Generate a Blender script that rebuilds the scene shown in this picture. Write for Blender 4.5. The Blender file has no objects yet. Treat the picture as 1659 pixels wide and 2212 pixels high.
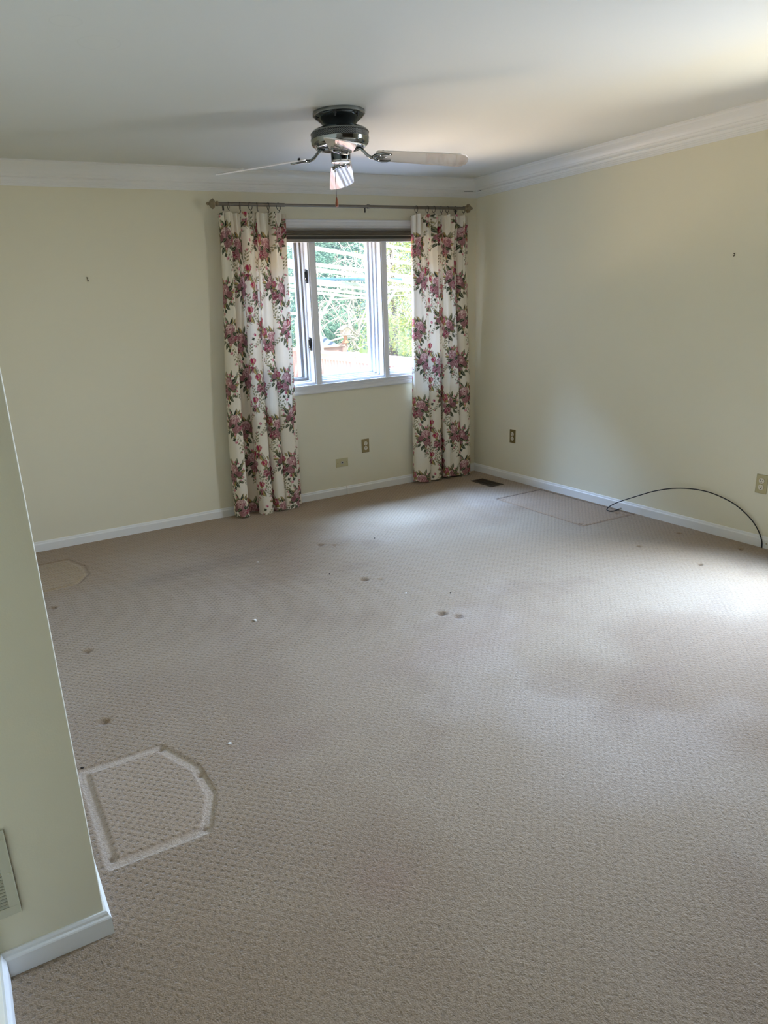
import bpy, bmesh, math, random
import numpy as np
from mathutils import Vector, Matrix

random.seed(7)
rng = np.random.default_rng(7)
PI = math.pi
scene = bpy.context.scene
COL = scene.collection

# ------------------------------------------------------------------ camera
cam_data = bpy.data.cameras.new("camera")
cam = bpy.data.objects.new("camera", cam_data)
COL.objects.link(cam)
cam.location = (-4.148, -5.1603, 1.5236)
cam.rotation_euler = (1.2605, 0.0492, -0.5026)
cam_data.sensor_fit = 'VERTICAL'
cam_data.sensor_height = 36.0
cam_data.lens = 36.0 * 1545.19 / 2212.0
cam_data.shift_x = 88.64 / 2212.0
cam_data.shift_y = 47.72 / 2212.0
cam_data.clip_start = 0.02
cam_data.clip_end = 300
scene.camera = cam

# ------------------------------------------------------------------ world, sun, daylight
world = bpy.data.worlds.new("world")
scene.world = world
world.use_nodes = True
wn = world.node_tree
sky = wn.nodes.new("ShaderNodeTexSky")
sky.sky_type = 'NISHITA'
sky.sun_disc = False
sky.sun_elevation = math.radians(52)
sky.sun_rotation = math.radians(200)
wn.links.new(sky.outputs[0], wn.nodes["Background"].inputs[0])
wn.nodes["Background"].inputs[1].default_value = 0.15

sun_data = bpy.data.lights.new("sun", 'SUN')
sun_data.energy = 3.5
sun_data.angle = 0.012
sun_data.color = (1.0, 0.95, 0.86)
sun = bpy.data.objects.new("sun", sun_data)
COL.objects.link(sun)
sun.rotation_euler = (math.radians(40), 0, math.radians(-28))


def area(name, loc, aim, sx, sy, power, color):
    d = bpy.data.lights.new(name, 'AREA')
    d.shape = 'RECTANGLE'
    d.size = sx
    d.size_y = sy
    d.energy = power
    d.color = color
    o = bpy.data.objects.new(name, d)
    COL.objects.link(o)
    o.location = loc
    o.rotation_euler = (Vector(aim) - Vector(loc)).to_track_quat('-Z', 'Y').to_euler()
    return o


# daylight outside the side window of the right wall (beyond the frame)
area("daylight_side_window_sky", (0.60, -3.24, 2.05), (-1.3, -3.15, 0.0), 0.95, 1.6, 390, (0.26, 0.50, 1.0))
area("daylight_side_window_yard", (0.50, -3.24, 1.70), (-3.0, -3.0, 0.4), 0.85, 0.7, 82, (1.0, 0.93, 0.80))
# sky above the back window and light bounced up by the sunny deck below it
area("daylight_back_window_sky", (-1.75, 2.3, 4.5), (-1.2, -1.2, 0.3), 3.4, 1.6, 1750, (0.36, 0.56, 1.0))
area("daylight_back_window_deck", (-1.9, 3.9, -0.06), (-1.9, 3.9, 2.3), 3.2, 2.8, 800, (1.0, 0.76, 0.53))


scene.view_settings.view_transform = 'Standard'
scene.view_settings.look = 'None'
scene.view_settings.gamma = 1.0
scene.view_settings.use_curve_mapping = False
scene.view_settings.exposure = 1.04
scene.cycles.use_denoising = True
scene.cycles.max_bounces = 10
scene.cycles.diffuse_bounces = 6
scene.cycles.transparent_max_bounces = 24
scene.cycles.sample_clamp_indirect = 4.0
scene.cycles.caustics_reflective = False
scene.cycles.caustics_refractive = False


# ------------------------------------------------------------------ materials
def srgb(r, g, b):
    def f(c):
        c = c / 255.0
        return c / 12.92 if c <= 0.04045 else ((c + 0.055) / 1.055) ** 2.4
    return (f(r), f(g), f(b), 1.0)


def pmat(name, col, rough=0.5, metal=0.0, spec=0.5, bump=0.0, bscale=200.0, var=0.0, vscale=3.0, trans=0.0):
    m = bpy.data.materials.new(name)
    m.use_nodes = True
    nt = m.node_tree
    p = nt.nodes["Principled BSDF"]
    col = tuple(col[:3]) + (1.0,)
    p.inputs["Base Color"].default_value = col
    p.inputs["Roughness"].default_value = rough
    p.inputs["Metallic"].default_value = metal
    p.inputs["Specular IOR Level"].default_value = spec
    tc = nt.nodes.new("ShaderNodeTexCoord")
    if bump:
        n = nt.nodes.new("ShaderNodeTexNoise")
        n.inputs["Scale"].default_value = bscale
        n.inputs["Detail"].default_value = 3
        b = nt.nodes.new("ShaderNodeBump")
        b.inputs["Strength"].default_value = bump
        b.inputs["Distance"].default_value = 0.002
        nt.links.new(tc.outputs["Object"], n.inputs["Vector"])
        nt.links.new(n.outputs["Fac"], b.inputs["Height"])
        nt.links.new(b.outputs["Normal"], p.inputs["Normal"])
    if var:
        n = nt.nodes.new("ShaderNodeTexNoise")
        n.inputs["Scale"].default_value = vscale
        n.inputs["Detail"].default_value = 4
        mix = nt.nodes.new("ShaderNodeMix")
        mix.data_type = 'RGBA'
        mix.inputs[6].default_value = tuple(c * (1 - var) for c in col[:3]) + (1,)
        mix.inputs[7].default_value = tuple(min(1, c * (1 + var)) for c in col[:3]) + (1,)
        nt.links.new(tc.outputs["Object"], n.inputs["Vector"])
        nt.links.new(n.outputs["Fac"], mix.inputs[0])
        nt.links.new(mix.outputs[2], p.inputs["Base Color"])
    return m


M_wall = pmat("wall_paint", (0.735, 0.69, 0.525), 0.62, bump=0.10, bscale=260, var=0.015, vscale=1.5)
M_wall_dark = pmat("bounce_damping_dark", (0.10, 0.065, 0.04), 0.5, var=0.2, vscale=8)  # dark colour made up for the unseen wall, keeps bounce down
M_trim = pmat("trim_paint", (0.77, 0.765, 0.73), 0.42, bump=0.03, bscale=90)
M_window = pmat("window_paint", (0.74, 0.74, 0.75), 0.38, bump=0.03, bscale=90)
M_brass_paint = pmat("antique_brass", (0.30, 0.23, 0.10), 0.38, metal=0.7, bump=0.04, bscale=400)
M_brass_light = pmat("light_brass", (0.46, 0.40, 0.22), 0.42, metal=0.55)
M_ivory = pmat("ivory_plastic", (0.68, 0.62, 0.48), 0.35)
M_jack = pmat("beige_plastic", (0.52, 0.46, 0.25), 0.4)
M_socket = pmat("grey_socket_ring", (0.50, 0.48, 0.44), 0.4)
M_dark = pmat("dark_slot", (0.012, 0.011, 0.010), 0.6)
M_brown_metal = pmat("brown_metal", (0.050, 0.033, 0.022), 0.5, metal=0.3)
M_rod = pmat("pewter_rod", (0.19, 0.165, 0.13), 0.36, metal=0.75, var=0.1, vscale=40)
M_ring = pmat("dark_ring", (0.05, 0.045, 0.035), 0.4, metal=0.6)
M_finial = pmat("bronze_finial", (0.25, 0.20, 0.125), 0.45, metal=0.5, var=0.2, vscale=50)
M_blackm = pmat("black_metal", (0.018, 0.018, 0.019), 0.4, metal=0.2)
M_cable = pmat("black_cable", (0.008, 0.008, 0.010), 0.42)
M_steel = pmat("nickel", (0.48, 0.45, 0.38), 0.3, metal=0.9)
M_chrome = pmat("smoked_chrome", (0.30, 0.32, 0.32), 0.10, metal=1.0)
M_chrome_dark = pmat("dark_chrome", (0.075, 0.088, 0.095), 0.12, metal=1.0)
M_chrome_bright = pmat("bright_chrome", (0.72, 0.72, 0.70), 0.12, metal=1.0)
M_fob = pmat("red_wood", (0.24, 0.060, 0.018), 0.4, var=0.3, vscale=60)
M_screen = pmat("screen_frame", (0.20, 0.185, 0.16), 0.45, metal=0.2)
M_seal = pmat("grey_seal", (0.40, 0.42, 0.45), 0.5)
M_blind = pmat("blind_fabric", (0.28, 0.25, 0.20), 0.8, bump=0.1, bscale=400)
M_blind_dark = pmat("blind_fold", (0.06, 0.055, 0.045), 0.8)  # dark copy of the blind fabric, backlit shade put into its colour
M_blind_rail = pmat("blind_rail", (0.27, 0.25, 0.22), 0.45)
M_grille = pmat("grille_paint", (0.56, 0.54, 0.41), 0.4)
M_hook = pmat("hook_metal", (0.12, 0.10, 0.07), 0.4, metal=0.7)
M_lint = pmat("white_lint", (0.85, 0.84, 0.80), 0.9, bump=0.3, bscale=900)
M_debris = pmat("dark_debris", (0.02, 0.014, 0.010), 0.9)
M_white_out = pmat("white_outdoor_paint", (0.86, 0.87, 0.87), 0.5, var=0.03)
M_blue_out = pmat("blue_rolled_fabric", (0.16, 0.36, 0.72), 0.7, var=0.15, vscale=12)
M_deckwood = pmat("pinkish_deck_stain", (0.55, 0.34, 0.30), 0.6, var=0.15, vscale=9)
M_deckcap = pmat("sunlit_cap_board", (0.62, 0.45, 0.39), 0.6, var=0.1, vscale=9)  # lighter copy of the deck wood, sunshine put into the colour
M_feeder = pmat("weathered_feeder", (0.74, 0.62, 0.52), 0.7, var=0.12, vscale=20)
M_feeder_post = pmat("orange_cedar", (0.72, 0.36, 0.20), 0.6, var=0.12, vscale=14)
M_cover = pmat("blue_grey_cover", (0.30, 0.38, 0.48), 0.7, bump=0.2, bscale=30)
M_bark = pmat("pale_bark", (0.78, 0.66, 0.60), 0.85, var=0.3, vscale=25)
M_darkbark = pmat("dark_bark", (0.16, 0.12, 0.09), 0.9, var=0.3, vscale=25)
M_lawn = pmat("lawn", (0.26, 0.34, 0.08), 0.9, var=0.4, vscale=6, bump=0.6, bscale=120)
M_siding = pmat("house_siding", (0.62, 0.60, 0.54), 0.7)


def leafmat(name, c1, c2, scale=5.0):
    m = bpy.data.materials.new(name)
    m.use_nodes = True
    nt = m.node_tree
    out = nt.nodes["Material Output"]
    nt.nodes.remove(nt.nodes["Principled BSDF"])
    tc = nt.nodes.new("ShaderNodeTexCoord")
    n = nt.nodes.new("ShaderNodeTexNoise")
    n.inputs["Scale"].default_value = scale
    n.inputs["Detail"].default_value = 6
    mix = nt.nodes.new("ShaderNodeMix")
    mix.data_type = 'RGBA'
    ramp = nt.nodes.new("ShaderNodeMapRange")
    ramp.inputs[1].default_value = 0.3
    ramp.inputs[2].default_value = 0.7
    mix.inputs[6].default_value = c1 + (1,)
    mix.inputs[7].default_value = c2 + (1,)
    nt.links.new(tc.outputs["Object"], n.inputs["Vector"])
    nt.links.new(n.outputs["Fac"], ramp.inputs[0])
    nt.links.new(ramp.outputs[0], mix.inputs[0])
    d = nt.nodes.new("ShaderNodeBsdfDiffuse")
    t = nt.nodes.new("ShaderNodeBsdfTranslucent")
    ms = nt.nodes.new("ShaderNodeMixShader")
    ms.inputs[0].default_value = 0.35
    nt.links.new(mix.outputs[2], d.inputs[0])
    nt.links.new(mix.outputs[2], t.inputs[0])
    nt.links.new(d.outputs[0], ms.inputs[1])
    nt.links.new(t.outputs[0], ms.inputs[2])
    nt.links.new(ms.outputs[0], out.inputs[0])
    return m


M_ever = leafmat("evergreen_leaves", (0.20, 0.42, 0.33), (0.40, 0.62, 0.46))
M_mid = leafmat("mid_green_leaves", (0.28, 0.50, 0.28), (0.50, 0.66, 0.32))
M_yell = leafmat("spring_leaves", (0.36, 0.50, 0.14), (0.72, 0.74, 0.24))
M_pale = leafmat("pale_twigs", (0.42, 0.44, 0.40), (0.70, 0.66, 0.62))


def schlick(nt, base):
    """reflectance from the viewing angle, the same from both sides of a thin sheet"""
    lw = nt.nodes.new("ShaderNodeLayerWeight")
    lw.inputs["Blend"].default_value = 0.5
    p5 = nt.nodes.new("ShaderNodeMath")
    p5.operation = 'POWER'
    p5.inputs[1].default_value = 4.0
    nt.links.new(lw.outputs["Facing"], p5.inputs[0])
    ma = nt.nodes.new("ShaderNodeMath")
    ma.operation = 'MULTIPLY_ADD'
    ma.use_clamp = True
    ma.inputs[1].default_value = 0.9
    ma.inputs[2].default_value = base
    nt.links.new(p5.outputs[0], ma.inputs[0])
    return ma.outputs[0]


def glassmat(name, tint, gloss=0.035):
    m = bpy.data.materials.new(name)
    m.use_nodes = True
    nt = m.node_tree
    out = nt.nodes["Material Output"]
    nt.nodes.remove(nt.nodes["Principled BSDF"])
    tr = nt.nodes.new("ShaderNodeBsdfTransparent")
    tr.inputs[0].default_value = tint
    gl = nt.nodes.new("ShaderNodeBsdfGlossy")
    gl.inputs["Roughness"].default_value = 0.02
    ms = nt.nodes.new("ShaderNodeMixShader")
    nt.links.new(schlick(nt, gloss), ms.inputs[0])
    veil = nt.nodes.new("ShaderNodeBsdfTranslucent")  # haze veil mixed into the pane to wash out the view
    veil.inputs[0].default_value = (0.9, 0.93, 0.95, 1)
    md = nt.nodes.new("ShaderNodeMixShader")
    md.inputs[0].default_value = 0.006
    nt.links.new(tr.outputs[0], md.inputs[1])
    nt.links.new(veil.outputs[0], md.inputs[2])
    nt.links.new(md.outputs[0], ms.inputs[1])
    nt.links.new(gl.outputs[0], ms.inputs[2])
    nt.links.new(ms.outputs[0], out.inputs[0])
    return m


M_glass = glassmat("window_glass", (0.97, 0.985, 0.98, 1))


def acrylic():
    m = bpy.data.materials.new("clear_acrylic")
    m.use_nodes = True
    nt = m.node_tree
    out = nt.nodes["Material Output"]
    nt.nodes.remove(nt.nodes["Principled BSDF"])
    tr = nt.nodes.new("ShaderNodeBsdfTransparent")
    tr.inputs[0].default_value = (0.93, 0.91, 0.89, 1)
    gl = nt.nodes.new("ShaderNodeBsdfGlossy")
    gl.inputs["Roughness"].default_value = 0.06
    gl.inputs["Color"].default_value = (1, 0.97, 0.94, 1)
    tl = nt.nodes.new("ShaderNodeBsdfTranslucent")
    tl.inputs[0].default_value = (0.9, 0.84, 0.8, 1)
    df = nt.nodes.new("ShaderNodeBsdfDiffuse")
    df.inputs[0].default_value = (0.9, 0.84, 0.8, 1)
    haze = nt.nodes.new("ShaderNodeMixShader")
    haze.inputs[0].default_value = 0.5
    nt.links.new(tl.outputs[0], haze.inputs[1])
    nt.links.new(df.outputs[0], haze.inputs[2])
    m1 = nt.nodes.new("ShaderNodeMixShader")
    m1.inputs[0].default_value = 0.30
    nt.links.new(tr.outputs[0], m1.inputs[1])
    nt.links.new(haze.outputs[0], m1.inputs[2])
    m2 = nt.nodes.new("ShaderNodeMixShader")
    nt.links.new(schlick(nt, 0.06), m2.inputs[0])
    nt.links.new(m1.outputs[0], m2.inputs[1])
    nt.links.new(gl.outputs[0], m2.inputs[2])
    nt.links.new(m2.outputs[0], out.inputs[0])
    return m


M_acrylic = acrylic()
M_acrylic_edge = pmat("polished_acrylic_edge", (0.90, 0.84, 0.80), 0.25)


def ceilingmat():
    """flat white ceiling paint with two faint round patch marks"""
    m = pmat("ceiling_paint", (0.66, 0.665, 0.62), 0.75, bump=0.08, bscale=300)
    nt = m.node_tree
    p = nt.nodes["Principled BSDF"]
    tc = nt.nodes.new("ShaderNodeTexCoord")
    last = None
    for (cx, cy, r) in ((-3.59, -2.375, 0.05), (-3.453, -2.21, 0.072)):
        d = nt.nodes.new("ShaderNodeVectorMath")
        d.operation = 'DISTANCE'
        d.inputs[1].default_value = (cx, cy, 2.44)
        nt.links.new(tc.outputs["Object"], d.inputs[0])
        s = nt.nodes.new("ShaderNodeMath")
        s.operation = 'SUBTRACT'
        s.inputs[1].default_value = r
        nt.links.new(d.outputs["Value"], s.inputs[0])
        a = nt.nodes.new("ShaderNodeMath")
        a.operation = 'ABSOLUTE'
        nt.links.new(s.outputs[0], a.inputs[0])
        mr = nt.nodes.new("ShaderNodeMapRange")
        mr.inputs[1].default_value = 0.001
        mr.inputs[2].default_value = 0.005
        mr.inputs[3].default_value = 0.06
        mr.inputs[4].default_value = 0.0
        nt.links.new(a.outputs[0], mr.inputs[0])
        if last is None:
            last = mr.outputs[0]
        else:
            ad = nt.nodes.new("ShaderNodeMath")
            nt.links.new(last, ad.inputs[0])
            nt.links.new(mr.outputs[0], ad.inputs[1])
            last = ad.outputs[0]
    mix = nt.nodes.new("ShaderNodeMix")
    mix.data_type = 'RGBA'
    mix.inputs[6].default_value = (0.66, 0.665, 0.62, 1)
    mix.inputs[7].default_value = (0.30, 0.28, 0.24, 1)
    nt.links.new(last, mix.inputs[0])
    nt.links.new(mix.outputs[2], p.inputs["Base Color"])
    return m


M_ceiling = ceilingmat()


def meshmat():
    """perforated band of the fan motor: dark dots in a staggered lattice"""
    m = pmat("perforated_band", (0.22, 0.23, 0.23), 0.3, metal=0.9)
    nt = m.node_tree
    p = nt.nodes["Principled BSDF"]
    tc = nt.nodes.new("ShaderNodeTexCoord")
    sx = nt.nodes.new("ShaderNodeSeparateXYZ")
    nt.links.new(tc.outputs["Object"], sx.inputs[0])

    def mth(op, a, b=None):
        n = nt.nodes.new("ShaderNodeMath")
        n.operation = op
        for i, v in enumerate((a, b)):
            if v is None:
                continue
            if isinstance(v, (int, float)):
                n.inputs[i].default_value = v
            else:
                nt.links.new(v, n.inputs[i])
        return n.outputs[0]
    ang = mth('ARCTAN2', sx.outputs[1], sx.outputs[0])
    a = mth('SINE', mth('MULTIPLY', ang, 105.0))
    b = mth('SINE', mth('MULTIPLY', sx.outputs[2], 760.0))
    h = mth('MULTIPLY', a, b)
    g = mth('GREATER_THAN', h, 0.05)
    mix = nt.nodes.new("ShaderNodeMix")
    mix.data_type = 'RGBA'
    mix.inputs[6].default_value = (0.20, 0.21, 0.21, 1)
    mix.inputs[7].default_value = (0.015, 0.017, 0.018, 1)
    nt.links.new(g, mix.inputs[0])
    nt.links.new(mix.outputs[2], p.inputs["Base Color"])
    return m


M_band = meshmat()


def carpetmat():
    m = bpy.data.materials.new("loop_pile_carpet")
    m.use_nodes = True
    nt = m.node_tree
    p = nt.nodes["Principled BSDF"]
    p.inputs["Roughness"].default_value = 0.9
    p.inputs["Specular IOR Level"].default_value = 0.15
    p.inputs["Sheen Weight"].default_value = 0.35
    p.inputs["Sheen Roughness"].default_value = 0.35
    L = nt.links.new

    def mth(op, a, b=None, c=None):
        n = nt.nodes.new("ShaderNodeMath")
        n.operation = op
        for i, v in enumerate((a, b, c)):
            if v is None:
                continue
            if isinstance(v, (int, float)):
                n.inputs[i].default_value = v
            else:
                L(v, n.inputs[i])
        return n.outputs[0]
    tc = nt.nodes.new("ShaderNodeTexCoord")
    sx = nt.nodes.new("ShaderNodeSeparateXYZ")
    L(tc.outputs["Object"], sx.inputs[0])
    nz = nt.nodes.new("ShaderNodeTexNoise")
    nz.inputs["Scale"].default_value = 70
    nz.inputs["Detail"].default_value = 2
    L(tc.outputs["Object"], nz.inputs["Vector"])
    sc = nt.nodes.new("ShaderNodeSeparateColor")
    L(nz.outputs["Color"], sc.inputs[0])
    k = 2 * PI / 0.033
    xx = mth('ADD', sx.outputs[0], mth('MULTIPLY', mth('SUBTRACT', sc.outputs[0], 0.5), 0.010))
    yy = mth('ADD', sx.outputs[1], mth('MULTIPLY', mth('SUBTRACT', sc.outputs[1], 0.5), 0.010))
    h = mth('MULTIPLY', mth('SINE', mth('MULTIPLY', xx, k)), mth('SINE', mth('MULTIPLY', yy, k)))
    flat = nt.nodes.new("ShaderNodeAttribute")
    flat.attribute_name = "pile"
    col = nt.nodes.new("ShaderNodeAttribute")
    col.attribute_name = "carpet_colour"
    fib = nt.nodes.new("ShaderNodeTexNoise")
    fib.inputs["Scale"].default_value = 230
    fib.inputs["Detail"].default_value = 3
    fib.inputs["Roughness"].default_value = 0.6
    L(tc.outputs["Object"], fib.inputs["Vector"])
    squ = nt.nodes.new("ShaderNodeTexNoise")
    squ.inputs["Scale"].default_value = 95
    squ.inputs["Detail"].default_value = 2
    L(tc.outputs["Object"], squ.inputs["Vector"])
    pit = nt.nodes.new("ShaderNodeMapRange")
    pit.interpolation_type = 'SMOOTHSTEP'
    pit.inputs[1].default_value = 0.40
    pit.inputs[2].default_value = 0.92
    L(mth('MULTIPLY', h, -1.0), pit.inputs[0])
    hp = mth('MULTIPLY', mth('SUBTRACT', mth('MULTIPLY', h, 0.35), mth('MULTIPLY', pit.outputs[0], 1.5)), flat.outputs["Fac"])
    hs = mth('ADD', mth('MULTIPLY', hp, 0.55), mth('ADD', mth('MULTIPLY', mth('SUBTRACT', fib.outputs["Fac"], 0.5), 1.7),
                                                 mth('MULTIPLY', mth('SUBTRACT', squ.outputs["Fac"], 0.5), 1.6)))
    b = nt.nodes.new("ShaderNodeBump")
    b.inputs["Strength"].default_value = 0.75
    b.inputs["Distance"].default_value = 0.0035
    L(hs, b.inputs["Height"])
    L(b.outputs["Normal"], p.inputs["Normal"])
    # colour follows the pile height: gaps between loops darker than the loop tops
    mr = nt.nodes.new("ShaderNodeMapRange")
    mr.inputs[1].default_value = -0.75
    mr.inputs[2].default_value = 0.45
    mr.inputs[3].default_value = 0.66
    mr.inputs[4].default_value = 1.10
    L(hs, mr.inputs[0])
    vm = nt.nodes.new("ShaderNodeVectorMath")
    vm.operation = 'SCALE'
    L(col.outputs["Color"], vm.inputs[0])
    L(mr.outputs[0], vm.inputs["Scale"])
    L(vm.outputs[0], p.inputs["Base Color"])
    return m


M_carpet = carpetmat()


def clothmat():
    m = bpy.data.materials.new("floral_chintz")
    m.use_nodes = True
    nt = m.node_tree
    out = nt.nodes["Material Output"]
    p = nt.nodes["Principled BSDF"]
    p.inputs["Roughness"].default_value = 0.72
    p.inputs["Specular IOR Level"].default_value = 0.25
    a = nt.nodes.new("ShaderNodeAttribute")
    a.attribute_name = "print_colour"
    tl = nt.nodes.new("ShaderNodeBsdfTranslucent")
    ms = nt.nodes.new("ShaderNodeMixShader")
    ms.inputs[0].default_value = 0.06
    nt.links.new(a.outputs["Color"], p.inputs["Base Color"])
    nt.links.new(a.outputs["Color"], tl.inputs[0])
    nt.links.new(p.outputs[0], ms.inputs[1])
    nt.links.new(tl.outputs[0], ms.inputs[2])
    nt.links.new(ms.outputs[0], out.inputs[0])
    return m


M_cloth = clothmat()


# ------------------------------------------------------------------ mesh helpers
class MB:
    def __init__(self):
        self.v = []
        self.f = []
        self.mi = []
        self.cur = 0

    def _add(self, vs, fs):
        o = len(self.v)
        self.v += [tuple(x) for x in vs]
        for f in fs:
            self.f.append([i + o for i in f])
            self.mi.append(self.cur)

    def box(self, a, b, mat=None):
        (x0, y0, z0), (x1, y1, z1) = a, b
        x0, x1 = min(x0, x1), max(x0, x1)
        y0, y1 = min(y0, y1), max(y0, y1)
        z0, z1 = min(z0, z1), max(z0, z1)
        vs = [(x0, y0, z0), (x1, y0, z0), (x1, y1, z0), (x0, y1, z0), (x0, y0, z1), (x1, y0, z1), (x1, y1, z1), (x0, y1, z1)]
        if mat is not None:
            vs = [mat @ Vector(v) for v in vs]
        self._add(vs, [(0, 3, 2, 1), (4, 5, 6, 7), (0, 1, 5, 4), (1, 2, 6, 5), (2, 3, 7, 6), (3, 0, 4, 7)])
        return self

    def bar(self, p, q, w, h, up=(0, 0, 1)):
        """a rectangular bar from p to q, w wide and h high"""
        p, q = Vector(p), Vector(q)
        d = (q - p).normalized()
        s = d.cross(Vector(up)).normalized()
        u = s.cross(d).normalized()
        vs = []
        for c in (p, q):
            for (a, b) in ((-1, -1), (1, -1), (1, 1), (-1, 1)):
                vs.append(c + s * (a * w / 2) + u * (b * h / 2))
        self._add(vs, [(0, 1, 2, 3), (7, 6, 5, 4), (0, 4, 5, 1), (1, 5, 6, 2), (2, 6, 7, 3), (3, 7, 4, 0)])
        return self

    def tube(self, pts, r, n=10, closed=False, caps=True):
        pts = [Vector(p) for p in pts]
        N = len(pts)
        rr = r if isinstance(r, (list, tuple)) else [r] * N
        vs = []
        t0 = (pts[1] - pts[0]).normalized()
        ref = Vector((0, 0, 1)) if abs(t0.z) < 0.9 else Vector((1, 0, 0))
        u = (ref - t0 * ref.dot(t0)).normalized()
        for i in range(N):
            if closed:
                t = (pts[(i + 1) % N] - pts[i - 1]).normalized()
            else:
                t = (pts[min(i + 1, N - 1)] - pts[max(i - 1, 0)]).normalized()
            u = (u - t * u.dot(t))
            if u.length < 1e-6:
                u = Vector((1, 0, 0)).cross(t)
            u.normalize()
            w = t.cross(u)
            for k in range(n):
                a = 2 * PI * k / n
                vs.append(pts[i] + (u * math.cos(a) + w * math.sin(a)) * rr[i])
        fs = []
        M = N if closed else N - 1
        for i in range(M):
            j = (i + 1) % N
            for k in range(n):
                l = (k + 1) % n
                fs.append((i * n + k, i * n + l, j * n + l, j * n + k))
        if caps and not closed:
            fs.append(tuple(range(n))[::-1])
            fs.append(tuple((N - 1) * n + k for k in range(n)))
        self._add(vs, fs)
        return self

    def lathe(self, prof, n=48, mat=None, caps=True):
        """profile (r, z) spun about z"""
        vs = []
        for (r, z) in prof:
            for k in range(n):
                a = 2 * PI * k / n
                v = Vector((r * math.cos(a), r * math.sin(a), z))
                vs.append(mat @ v if mat is not None else v)
        fs = []
        for i in range(len(prof) - 1):
            for k in range(n):
                l = (k + 1) % n
                fs.append((i * n + k, i * n + l, (i + 1) * n + l, (i + 1) * n + k))
        if caps:
            if prof[0][0] > 1e-6:
                fs.append(tuple(range(n))[::-1])
            if prof[-1][0] > 1e-6:
                fs.append(tuple((len(prof) - 1) * n + k for k in range(n)))
        self._add(vs, fs)
        return self

    def sweep(self, secs, caps=True):
        """join equal-length sections (lists of points)"""
        n = len(secs[0])
        vs = [p for s in secs for p in s]
        fs = []
        for i in range(len(secs) - 1):
            for k in range(n):
                l = (k + 1) % n
                fs.append((i * n + k, i * n + l, (i + 1) * n + l, (i + 1) * n + k))
        if caps:
            fs.append(tuple(range(n))[::-1])
            fs.append(tuple((len(secs) - 1) * n + k for k in range(n)))
        self._add(vs, fs)
        return self

    def xform(self, mat, start=0):
        self.v = self.v[:start] + [tuple(mat @ Vector(v)) for v in self.v[start:]]
        return self

    def mesh(self, name, mats):
        me = bpy.data.meshes.new(name)
        me.from_pydata([tuple(v) for v in self.v], [], self.f)
        for m in (mats if isinstance(mats, (list, tuple)) else [mats]):
            me.materials.append(m)
        me.polygons.foreach_set("material_index", self.mi)
        bm = bmesh.new()
        bm.from_mesh(me)
        bmesh.ops.recalc_face_normals(bm, faces=bm.faces)
        bm.to_mesh(me)
        bm.free()
        return me

    def build(self, name, mats, parent=None, loc=None, smooth=False, bevel=0.0, seg=2, local=False):
        """vertices are world coordinates; loc (or the parent's place) becomes the origin"""
        base = Vector((0, 0, 0))
        if not local:
            if loc is not None:
                base = Vector(loc)
            if parent is not None:
                base = base + WORLD[parent.name] if loc is None else base
        me_v = [Vector(v) - base for v in self.v] if not local else self.v
        self.v = [tuple(v) for v in me_v]
        me = self.mesh(name, mats)
        o = bpy.data.objects.new(name, me)
        COL.objects.link(o)
        if parent is not None:
            o.parent = parent
            WORLD[o.name] = WORLD[parent.name].copy()
            if loc is not None and not local:
                o.location = base - WORLD[parent.name]
                WORLD[o.name] = base.copy()
        else:
            o.location = base
            WORLD[o.name] = base.copy()
        if smooth:
            me.polygons.foreach_set("use_smooth", [True] * len(me.polygons))
            try:
                me.set_sharp_from_angle(angle=math.radians(38))
            except Exception:
                pass
        if bevel:
            md = o.modifiers.new("bevel", 'BEVEL')
            md.width = bevel
            md.segments = seg
            md.limit_method = 'ANGLE'
        return o


WORLD = {}


def tag(o, label=None, cat=None, group=None, kind=None):
    if label:
        o["label"] = label
    if cat:
        o["category"] = cat
    if group:
        o["group"] = group
    if kind:
        o["kind"] = kind
    return o


def thing(name, loc, label, cat, group=None):
    o = bpy.data.objects.new(name, None)
    o.empty_display_size = 0.05
    COL.objects.link(o)
    o.location = loc
    WORLD[o.name] = Vector(loc)
    return tag(o, label, cat, group)


def struct(o):
    return tag(o, kind='structure')


# ------------------------------------------------------------------ room shell
XL, XH, YP, YR, H = -4.048, -4.298, -3.55, -6.6, 2.44
WX0, WX1, WZ0, WZ1 = -2.15, -0.36, 0.935, 2.077       # window opening
DY0, DY1, DZ0, DZ = -3.58, -2.90, 0.62, 2.05           # side window opening in the right wall
TB = 0.20                                             # back wall thickness

m = MB()
m.box((-5.0, 0, -0.3), (WX0, TB, H + 0.2))
m.box((WX1, 0, -0.3), (0.2, TB, H + 0.2))
m.box((WX0, 0, -0.3), (WX1, TB, WZ0))
m.box((WX0, 0, WZ1), (WX1, TB, H + 0.2))
struct(m.build("wall_back", M_wall))

m = MB()
m.box((0, 0, -0.3), (0.15, DY1, H + 0.2))
m.box((0, DY0, -0.3), (0.15, YR, H + 0.2))
m.box((0, DY1, DZ), (0.15, DY0, H + 0.2))
m.box((0, DY1, -0.3), (0.15, DY0, DZ0))
struct(m.build("wall_right", M_wall))

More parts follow.
